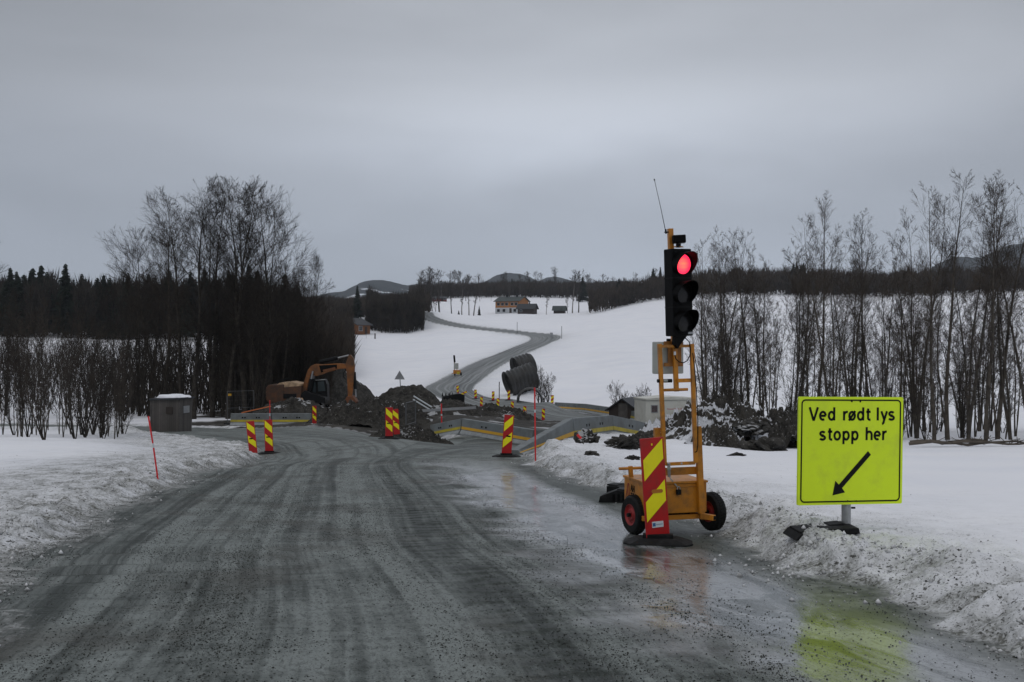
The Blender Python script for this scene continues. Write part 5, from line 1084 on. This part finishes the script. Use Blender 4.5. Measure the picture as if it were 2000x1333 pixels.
def bare_tree(seed, H, r0, stems=1, nb=40, ang=42, blen=.26, start=.25, twig=.006, sub=(6, 4), lean=.05, spread=.25, buds=.0, kink=.03, env_p=1.5):
    R = np.random.default_rng(seed); T = []; B = []; tips = []
    def branch(p, d, ln, r, lvl):
        nseg = (5, 3, 2)[lvl]; pts = [p]; q = d
        for i in range(nseg):
            q = unit(q + R.normal(0, (.065, .075, .075)[lvl], 3) + np.array([0, 0, (.09, .035, .01)[lvl]])); pts.append(pts[-1] + q * ln / nseg)
        for i in range(nseg):
            ra = max(twig, r * (1 - i / nseg)); rb = max(twig * .7, r * (1 - (i + 1) / nseg)); B.append((*pts[i], *pts[i + 1], ra, rb))
        if lvl < 2:
            m_ = sub[lvl]; 
            for j in range(int(m_ * (.6 + .8 * R.random()))):
                t = .2 + .8 * R.random(); i = min(int(t * nseg), nseg - 1); f = t * nseg - i; pp = pts[i] * (1 - f) + pts[i + 1] * f
                dd = unit(pts[i + 1] - pts[i]); s_ = unit(np.cross(dd, R.normal(0, 1, 3))); a = math.radians(R.uniform(20, 46))
                branch(pp, unit(dd * math.cos(a) + s_ * math.sin(a)), ln * (.34 + .26 * R.random()) * (1.1 - .6 * t), r * .42, lvl + 1)
        else: tips.append(pts[-1])
    for sidx in range(stems):
        az = R.uniform(0, 6.28); off = np.array([math.cos(az), math.sin(az), 0]) * (R.uniform(.0, .5 * r0) if stems > 1 else 0)
        h = H * (1 if sidx == 0 else R.uniform(.62, .97)); rr_ = r0 * (1 if sidx == 0 else R.uniform(.5, .85)); ld = np.array([math.cos(az), math.sin(az), 0]) * (lean if stems == 1 else spread * R.uniform(.35, 1))
        ns_ = 16; pts = [off]; d = unit(np.array([0, 0, 1.]) + ld)
        for i in range(ns_):
            d = unit(d + R.normal(0, kink, 3) * np.array([1, 1, 0]) + np.array([0, 0, .035]) - ld * .03); pts.append(pts[-1] + d * h / ns_)
        rad = [max(twig, rr_ * (1 - .97 * (i / ns_) ** .9)) for i in range(ns_ + 1)]
        for i in range(ns_): T.append((*pts[i], *pts[i + 1], rad[i], rad[i + 1]))
        k_ = int(nb * (h / H))
        for j in range(k_):
            t = start + (1 - start) * (j + R.random()) / k_; t = min(t, .985); x = t * ns_; i = int(x); f = x - i; pp = pts[i] * (1 - f) + pts[i + 1] * f
            dd = unit(pts[i + 1] - pts[i]); a2 = R.uniform(0, 6.28); s_ = np.array([math.cos(a2), math.sin(a2), 0]); a = math.radians(ang * R.uniform(.6, 1.35))
            u_ = (t - start) / (1 - start); env = .30 + .75 * math.sin(math.pi * u_ ** env_p)
            branch(pp, unit(dd * math.cos(a) + s_ * math.sin(a)), H * blen * env * R.uniform(.5, 1.15), rad[i] * .38, 0)
    tv, tq = tubes(T, 7); bv, bq = tubes(B, 3)
    if buds > 0:
        tp = np.array(tips); tp = tp[R.random(len(tp)) < buds]; n_ = len(tp); s_ = .012 + R.random((n_, 1)) * .016; a = R.normal(0, 1, (n_, 3)); a /= np.linalg.norm(a, axis=1, keepdims=True); b = np.cross(a, R.normal(0, 1, (n_, 3))); b /= np.linalg.norm(b, axis=1, keepdims=True)
        nv = np.stack([tp + a * s_, tp + b * s_, tp - a * s_, tp - b * s_], 1).reshape(-1, 3); nq = np.arange(n_ * 4).reshape(-1, 4) + len(bv); bv = np.concatenate([bv, nv]); bq = np.concatenate([bq, nq])
    return mesh_np('trunk', tv, quads=tq, smooth=True), mesh_np('crown', bv, quads=bq), len(bq)
def spruce(seed, H, Rb, n_layers=26, dens=10, gap=.12, blade=.16):
    R = np.random.default_rng(seed); V = []; Q = []
    T = [(0, 0, H * i / 6, 0, 0, H * (i + 1) / 6, .016 * H * (1 - i / 6.1), .016 * H * (1 - (i + 1) / 6.1)) for i in range(6)]
    for l in range(n_layers):
        t = gap + (1 - gap) * (l / n_layers) ** .95; z = H * t; r = Rb * (1 - t) ** .85 * R.uniform(.8, 1.12) + .06
        for b in range(dens if t < .85 else 6):
            a = R.uniform(0, 6.28); ln = r * R.uniform(.6, 1.15); dr = -.28 - .25 * R.random(); dx, dy = math.cos(a), math.sin(a); n_ = max(2, int(ln / (blade * 2.4)))
            for j in range(n_):
                f0 = j / n_; f1 = (j + 1) / n_; 
                for s_ in (-1, 1):
                    w = blade * R.uniform(.9, 1.8) * (1.25 - .7 * f0); x0, x1 = ln * f0, ln * (f1 + .25)
                    z0 = z + dr * x0 + .12 * x0 * f0; z1 = z + dr * x1 + .12 * x1 * f1; k_ = len(V)
                    V += [(dx * x0, dy * x0, z0 + .05), (dx * x1, dy * x1, z1), (dx * x1 - dy * s_ * w * 1.2, dy * x1 + dx * s_ * w * 1.2, z1 - w * .55 - R.random() * w), (dx * x0 - dy * s_ * w, dy * x0 + dx * s_ * w, z0 - w * .8 - R.random() * w * .6)]
                    Q.append((k_, k_ + 1, k_ + 2, k_ + 3))
    tv, tq = tubes(T, 6); return mesh_np('trunk', tv, quads=tq, smooth=True), mesh_np('crown', V, quads=Q), len(Q)
def proto(kind, tm, cm, m1, m2, c1='trunk', c2='crown'):
    r = bpy.data.objects.new(kind, None); r.empty_display_size = .5
    if not tm.materials: tm.materials.append(MAT[m1])
    if not cm.materials: cm.materials.append(MAT[m2])
    return (kind, tm, cm, c1, c2)
def place(pr, loc, sc=1.0, rz=None, label=None, group=None, cat='tree', hz=1.0, lean=(0, 0)):
    kind, tm, cm, c1, c2 = pr
    r = empty(kind, loc, random.uniform(0, 6.28) if rz is None else rz, label=label, cat=cat, group=group); r.scale = (sc, sc, sc * hz); r.rotation_euler.x = lean[0]; r.rotation_euler.y = lean[1]
    for nm, me in ((c1, tm), (c2, cm)): o = bpy.data.objects.new(nm, me); COL.objects.link(o); o.parent = r
    return r
GR = []   # near right-hand grove: slim alders
for i, (H, r0, st, nb) in enumerate(((12.5, .105, 1, 46), (11, .085, 2, 40), (12, .095, 3, 36), (9.5, .06, 2, 34), (12.5, .12, 2, 42), (7.5, .04, 3, 26))):
    a, b, c = bare_tree(100 + i, H, r0, st, nb, ang=38, blen=.15, start=.16, twig=.0046, sub=(9, 5), spread=.13, buds=0.0, lean=.03)
    GR.append(proto('alder_tree' , a, b, 'bark', 'twig')); print('alder', c)
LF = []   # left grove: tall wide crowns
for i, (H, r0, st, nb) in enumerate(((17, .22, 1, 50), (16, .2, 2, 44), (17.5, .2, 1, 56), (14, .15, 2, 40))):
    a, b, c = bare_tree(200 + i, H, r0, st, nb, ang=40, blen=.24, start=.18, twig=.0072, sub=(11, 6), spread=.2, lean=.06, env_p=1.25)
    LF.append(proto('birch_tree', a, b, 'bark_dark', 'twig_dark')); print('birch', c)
BU = []   # undergrowth: many thin stems
for i, (H, st) in enumerate(((4.5, 7), (3.6, 6), (6.0, 6), (2.4, 8))):
    a, b, c = bare_tree(300 + i, H, .035, st, 13, ang=36, blen=.26, start=.12, twig=.0065, sub=(5, 3), spread=.42, kink=.06)
    BU.append(proto('bush', a, b, 'bark_dark', 'twig_dark', 'stems', 'twigs')); print('bush', c)
FB = []   # far bare trees, thicker twigs
for i, H in enumerate((13, 11, 14)):
    a, b, c = bare_tree(400 + i, H, .2, 1, 34, ang=42, blen=.22, start=.28, twig=.032, sub=(6, 3), lean=.05)
    FB.append(proto('birch_tree', a, b, 'bark_birch' if i == 1 else 'bark_dark', 'twig_far')); print('far', c)
SPR = []
for i, (H, R_) in enumerate(((12, 2.3), (10, 2.4), (14, 2.2), (8, 1.9))):
    a, b, c = spruce(500 + i, H, R_, 30, 12); SPR.append(proto('spruce_tree', a, b, 'bark_dark', 'spruce')); print('spruce', c)

def ground_at(X, Y): return Vector((X, Y, gz(X, Y)))
def rnd(a, b): return random.uniform(a, b)
def scale_for(px_h, Y, H): return px_h / F * Y / H
# --- right grove
random.seed(21)
lead = ((1374, 57, 395, 0), (1398, 60, 405, 2), (1432, 62, 400, 1), (1462, 58, 395, 4), (1490, 57, 330, 3), (1545, 50, 345, 1), (1597, 51, 465, 0), (1625, 47, 430, 2), (1665, 48, 400, 4), (1678, 53, 430, 0), (1712, 50, 400, 1), (1752, 47, 385, 3), (1790, 47, 480, 2), (1825, 45, 500, 0), (1852, 46, 515, 4), (1890, 45, 500, 2), (1925, 44, 520, 0), (1948, 46, 515, 4), (1975, 45, 490, 1), (2010, 45, 500, 2))
for i, (px, Y, hp, v) in enumerate(lead):
    H = (12.5, 11, 12, 9.5, 12.5, 7.5)[v]; where = ('right behind the signal lamps' if px < 1390 else 'rising above the dark mound' if px < 1520 else 'behind the yellow sign' if px < 1775 else 'right of the yellow sign')
    place(GR[v], ground_at((px - 1000) / F * Y, Y) - Vector((0, 0, .1)), scale_for(hp, Y, H), label='tall bare alder of the right grove, ' + where, group='tall bare alders of the right grove ' + where, lean=(rnd(-.02, .02), rnd(-.03, .03)))
for i in range(68):
    px = rnd(1362, 2120); Y = rnd(46, 62) if px > 1560 else rnd(53, 66); v = random.choice((1, 3, 3, 5, 5, 2)); H = (12.5, 11, 12, 9.5, 12.5, 7.5)[v]
    place(GR[v], ground_at((px - 1000) / F * Y, Y) - Vector((0, 0, .1)), scale_for(rnd(190, 370), Y, H), label='thin young bare alder in the thicket of the right grove', group='thin young alders of the right grove', lean=(rnd(-.05, .05), rnd(-.07, .07)))
for i in range(22):
    px = rnd(1370, 2100); Y = rnd(44.5, 58) if px > 1560 else rnd(50, 62)
    place(BU[random.choice((0, 1, 3))], ground_at((px - 1000) / F * Y, Y) - Vector((0, 0, .1)), rnd(.5, 1.0), label='bare low bush at the foot of the right grove', group='bare bushes at the foot of the right grove', cat='bush')
place(BU[2], G(1545, 39.0, .8), .5, label='twiggy bare bush growing out of the top of the dark mound left of the sign', cat='bush')
# --- left grove
lead = ((292, 92, 345, 3), (318, 90, 385, 1), (352, 86, 425, 2), (378, 84, 450, 0), (415, 86, 440, 1), (445, 83, 452, 2), (480, 84, 442, 0), (505, 88, 430, 3), (530, 85, 425, 2), (545, 90, 310, 1), (272, 94, 270, 3))
for i, (px, Y, hp, v) in enumerate(lead):
    place(LF[v], ground_at((px - 1000) / F * Y, Y) - Vector((0, 0, .2)), scale_for(hp, Y, (17, 16, 17.5, 14)[v]), rz=rnd(0, 6), label='tall bare birch, its crown fanning out high above the left wood near the excavator', group='tall bare birches of the left wood', lean=(rnd(-.02, .02), (px - 400) / 150 * .09))
place(LF[0], ground_at(-41.5, 84), scale_for(370, 84, 17), label='bare tree cut by the left edge of the picture, only its twigs reaching in', cat='tree', lean=(0, -.05))
for i in range(22):
    px = rnd(-60, 590) if i < 10 else rnd(400, 600); Y = rnd(84, 108) if px < 500 else rnd(96, 112); v = random.choice((0, 1, 2, 3)); 
    place(LF[v], ground_at((px - 1000) / F * Y, Y) - Vector((0, 0, .2)), scale_for(rnd(150, 290), Y, (17, 16, 17.5, 14)[v]), label='lower bare tree filling the dark left wood', group='lower bare trees filling the left wood', lean=(rnd(-.05, .05), rnd(-.06, .06)))
for i in range(24):
    px = rnd(-60, 640) if i < 6 else rnd(430, 640); Y = rnd(80, 98) if px < 520 else rnd(90, 112)
    place(BU[random.choice((0, 2, 2, 1))], ground_at((px - 1000) / F * Y, Y) - Vector((0, 0, .1)), rnd(1.1, 1.7), label='dark bare bush of the undergrowth beneath the left wood', group='dark bushes of the undergrowth in the left wood', cat='bush')
for i in range(56):
    px = rnd(-90, 600); Y = rnd(212, 265) if i < 56 else rnd(135, 165); v = random.randrange(4); top = 545 - 18 * math.sin(px / 61.0) + rnd(-14, 16)
    if Y < 180: px = rnd(440, 590); top += 12
    g = ground_at((px - 1000) / F * Y, Y); h = (HY - top) / F * Y - g.z; H = (12, 10, 14, 8)[v]
    place(SPR[v], g, max(.5, h / H), label='dark spruce in the forest behind the left wood, its top just above the treeline', group='spruces behind the left wood', hz=1.0)
for px, Y, top in ((128, 215, 512), (250, 216, 530), (330, 218, 522), (400, 222, 520), (455, 216, 530), (522, 214, 548), (577, 200, 565), (190, 214, 540), (60, 218, 525), (20, 216, 520), (92, 220, 528), (160, 222, 532), (215, 217, 540), (290, 219, 533), (560, 216, 560), (372, 221, 528), (495, 218, 540)):
    g = ground_at((px - 1000) / F * Y, Y); h = (HY - top) / F * Y - g.z; place(SPR[0], g, h / 12, label='pointed dark spruce standing out in the left wood', group='pointed spruces standing out in the left wood')
for px, Y, top in ((470, 118, 640), (505, 122, 650), (540, 116, 655), (430, 124, 680), (575, 120, 668)):
    g = ground_at((px - 1000) / F * Y, Y); h = (HY - top) / F * Y - g.z; place(SPR[3], g, h / 8, label='small dark spruce among the trunks at the right end of the left wood', group='small spruces at the right end of the left wood')
# --- thin bushes in front on the left, by the road to the hut
random.seed(4)
for i in range(15):
    px = rnd(-40, 255) if i > 3 else rnd(180, 275); Y = rnd(36, 52) if px < 150 else rnd(46, 54); v = random.choice((0, 2, 2, 0)) if px < 170 else random.choice((0, 1))
    place(BU[v], ground_at((px - 1000) / F * Y, Y) - Vector((0, 0, .1)), rnd(.75, 1.2) if px < 200 else rnd(.45, .8), label='thin reddish brown bare bush in the snow left of the hut', group='thin bare bushes left of the hut', cat='bush')
for i in range(24):
    px = (rnd(-50, 240)); Y = rnd(44, 60); hp = rnd(130, 240)
    place(GR[3 if i % 2 else 5], ground_at((px - 1000) / F * Y, Y), scale_for(hp, Y, 9.5 if i % 2 else 7.5), label='slender bare sapling rising among the bushes left of the hut', group='slender saplings left of the hut')
# reeds and bushes by the culvert pipes and below the slope on the right
for px, Y in ((1062, 124), (1070, 128), (1052, 122), (1056, 132)):
    place(BU[3], ground_at((px - 1000) / F * Y, Y), rnd(1.0, 1.5), label='thin bare bush beside the culvert pipes', group='thin bare bushes beside the culvert pipes', cat='bush')
for px in (1205, 1222, 1250, 1262):
    place(BU[3], ground_at((px - 1000) / F * 100, 100), rnd(.9, 1.4), label='faint thin bush in the snow behind the shed roof', group='faint thin bushes behind the shed roof', cat='bush')

# --- masses of brush that read as one dark band
def slivers(name, n_, fn, h, w, m, label, cat='thicket'):
    """a wood seen as one mass: countless upright twigs, every one a thin three-sided spike"""
    R = np.random.default_rng(abs(hash(name)) % 1000 if False else len(name) * 7 + n_); X, Y, T_ = fn(R, n_); z = base_z(X, Y); hh = h * (.45 + .75 * R.random(n_)); zz = z + T_ * R.random(n_) ** .8
    a = R.uniform(0, 6.28, n_); ww = w * (.5 + R.random(n_)); lx = R.normal(0, .22, n_) * hh; ly = R.normal(0, .22, n_) * hh
    V = np.zeros((n_, 4, 3))
    for j in range(3):
        V[:, j, 0] = X + np.cos(a + j * 2.1) * ww; V[:, j, 1] = Y + np.sin(a + j * 2.1) * ww; V[:, j, 2] = zz
    V[:, 3] = np.stack([X + lx, Y + ly, zz + hh], 1)
    tr = np.array([(0, 1, 3), (1, 2, 3), (2, 0, 3)]); tr = (tr[None] + (np.arange(n_) * 4)[:, None, None]).reshape(-1, 3)
    me = mesh_np(name, V.reshape(-1, 3), tris=tr); return link(name, me, MAT[m], label=label, cat=cat, kind='stuff')
def band(pxa, pxb, Ya, Yb, top, jit=.3):
    def fn(R, n_):
        px = R.uniform(pxa, pxb, n_); Y = Ya + (Yb - Ya) * R.random(n_) ** 1.3 + fbm(px * .02, px * .0, 3) * (Yb - Ya) * .25; X = (px - 1000) / F * Y
        T_ = top * (1 + jit * fbm(px * .035, Y * .02, 4)); return X, Y, np.maximum(T_, .2)
    return fn
slivers('forest', 42000, band(1150, 2500, 402, 470, 7.0, .45), 3.0, .17, 'brush_brown', 'dark brown leafless wood along the crest of the right-hand field')
slivers('forest', 42000, band(-500, 585, 214, 275, 8.6, .5), 2.8, .13, 'brush_dark', 'dark mass of forest behind the left wood')
slivers('thicket', 6000, band(-260, 440, 86, 118, 5.2, .7), 2.2, .028, 'brush_dark', 'loose dark brush between the trunks of the left wood')
slivers('thicket', 9000, band(430, 600, 97, 122, 6.2, .7), 2.0, .030, 'brush_dark', 'denser dark brush at the right end of the left wood')
slivers('stem_thicket', 620, band(225, 530, 92, 116, .3, .2), 8.0, .05, 'bark_dark', 'crowd of thin straight dark stems between the big trees of the left wood')
slivers('thicket', 30000, band(540, 668, 100, 175, 5.0, .5), 1.8, .035, 'brush_brown', 'brown brush sloping down behind the excavator towards the snow field')
slivers('thicket', 16000, band(716, 828, 322, 372, 8.0, .35), 2.6, .11, 'brush_dark', 'rounded dark thicket beside the far road above the snow field')
slivers('forest', 26000, band(560, 840, 380, 560, 4.2, .5), 2.6, .17, 'brush_brown', 'brown wooded slope above the brown house')
slivers('forest', 22000, band(800, 1230, 610, 720, 5.5, .6), 3.6, .25, 'brush_brown', 'leafless wood along the crest behind the orange house')
slivers('forest', 9000, band(590, 690, 175, 300, 5.0, .5), 2.4, .10, 'brush_brown', 'brown brush between the excavator arm and the brown house')
# --- individual trees of the far slopes
random.seed(9)
for i in range(120):
    px = rnd(1270, 2350); Y = rnd(415, 490); v = random.randrange(4); g = ground_at((px - 1000) / F * Y, Y)
    top = 533 - 10 * math.sin(px / 47.0) - 8 * math.sin(px / 19.0 + 1) + rnd(-7, 12); h = (HY - top) / F * Y - g.z
    place(SPR[v], g, max(.4, h / (12, 10, 14, 8)[v]), label='distant dark spruce in the forest edge beyond the right-hand field', group='spruces beyond the right-hand field')
for px, Y, top in ((1209, 420, 543), (1222, 424, 547), (1230, 418, 549), (1217, 430, 555)):
    g = ground_at((px - 1000) / F * Y, Y); h = (HY - top) / F * Y - g.z; place(SPR[1], g, h / 10, label='dense dark spruce of the clump at the power pole, left of the signal', group='spruce clump by the power pole')
for px, Y, top, lb in ((1000, 640, 537, 'single dark spruce above the roof of the orange house'), (1138, 560, 530, 'tall ragged spruce on the crest right of the orange house'), (1290, 440, 536, 'dark pine top just left of the signal head'), (936, 455, 600, 'small dark spruce in the yard left of the orange house'), (896, 440, 615, 'low dark conifer on the bank above the far road'), (1034, 468, 588, 'narrow dark juniper between orange house and barn'), (698, 345, 568, 'dark conifer behind the brown house'), (722, 360, 577, 'second dark conifer behind the brown house, right of the first')):
    g = ground_at((px - 1000) / F * Y, Y); h = (HY - top) / F * Y - g.z; place(SPR[random.randrange(3)], g, max(.2, h / 12), label=lb)
for px, Y, top, lb in ((882, 430, 540, 'first tall bare birch in the row left of the orange house'), (902, 440, 536, 'slender birch with a round top in the row left of the orange house'), (916, 445, 545, 'dark straight birch in the row, nearest the orange house yard'), (925, 450, 538, 'last bare birch of the row left of the orange house'), (1067, 455, 565, 'small forked bare tree between barn and outbuilding'), (1118, 460, 528, 'dense bare tree right of the small outbuilding'), (1130, 462, 530, 'second bare tree right of the small outbuilding'), (1108, 466, 575, 'low bare tree close behind the small outbuilding')):
    g = ground_at((px - 1000) / F * Y, Y); h = (HY - top) / F * Y - g.z; place(FB[random.randrange(3)], g, h / 13, label=lb)
for i in range(70):
    px = rnd(815, 1290); Y = rnd(560, 700); v = random.randrange(3); g = ground_at((px - 1000) / F * Y, Y); top = 548 + rnd(-20, 18) - 8 * math.sin(px / 40); h = (HY - top) / F * Y - g.z
    place(FB[v], g, max(.4, h / (13, 11, 14)[v]), label='distant bare tree on the crest behind the far houses', group='distant bare trees on the crest behind the far houses')
for i in range(16):
    px = rnd(820, 860); Y = rnd(400, 470); v = random.randrange(3); g = ground_at((px - 1000) / F * Y, Y); top = 545 + rnd(-12, 20); h = (HY - top) / F * Y - g.z
    place(FB[v], g, max(.4, h / 13), label='bare tree in the clump where the far road disappears behind the thicket', group='bare trees where the far road disappears')
for i in range(22):
    px = rnd(600, 850); Y = rnd(420, 540); v = random.randrange(3); g = ground_at((px - 1000) / F * Y, Y); top = 596 - (px - 600) * .10 + rnd(-6, 14); h = (HY - top) / F * Y - g.z
    place(FB[v], g, max(.4, h / 13), label='distant bare tree on the brown slope below the snowy hill', group='distant bare trees on the brown slope below the snowy hill')

# ------------------------------------------------------------------ haze
mh = bpy.data.materials.new('haze'); mh.use_nodes = True; t = mh.node_tree; t.nodes.clear(); ou = t.nodes.new('ShaderNodeOutputMaterial'); pv = t.nodes.new('ShaderNodeVolumePrincipled')
pv.inputs['Color'].default_value = (.80, .86, .95, 1); pv.inputs['Density'].default_value = 0.00009; pv.inputs['Anisotropy'].default_value = 0.0
t.links.new(pv.outputs[0], ou.inputs['Volume'])
m = MB(); m.box(-3200, 3600, -4300, 4400, -60, 420); link('haze', None or bpy.data.meshes.new('x'), None).name = 'tmp_'
bpy.data.objects.remove(bpy.data.objects['tmp_'])
HZ = True
if HZ: m.build('haze', mh, kind='stuff', label='thin grey winter haze over the valley', cat='haze')
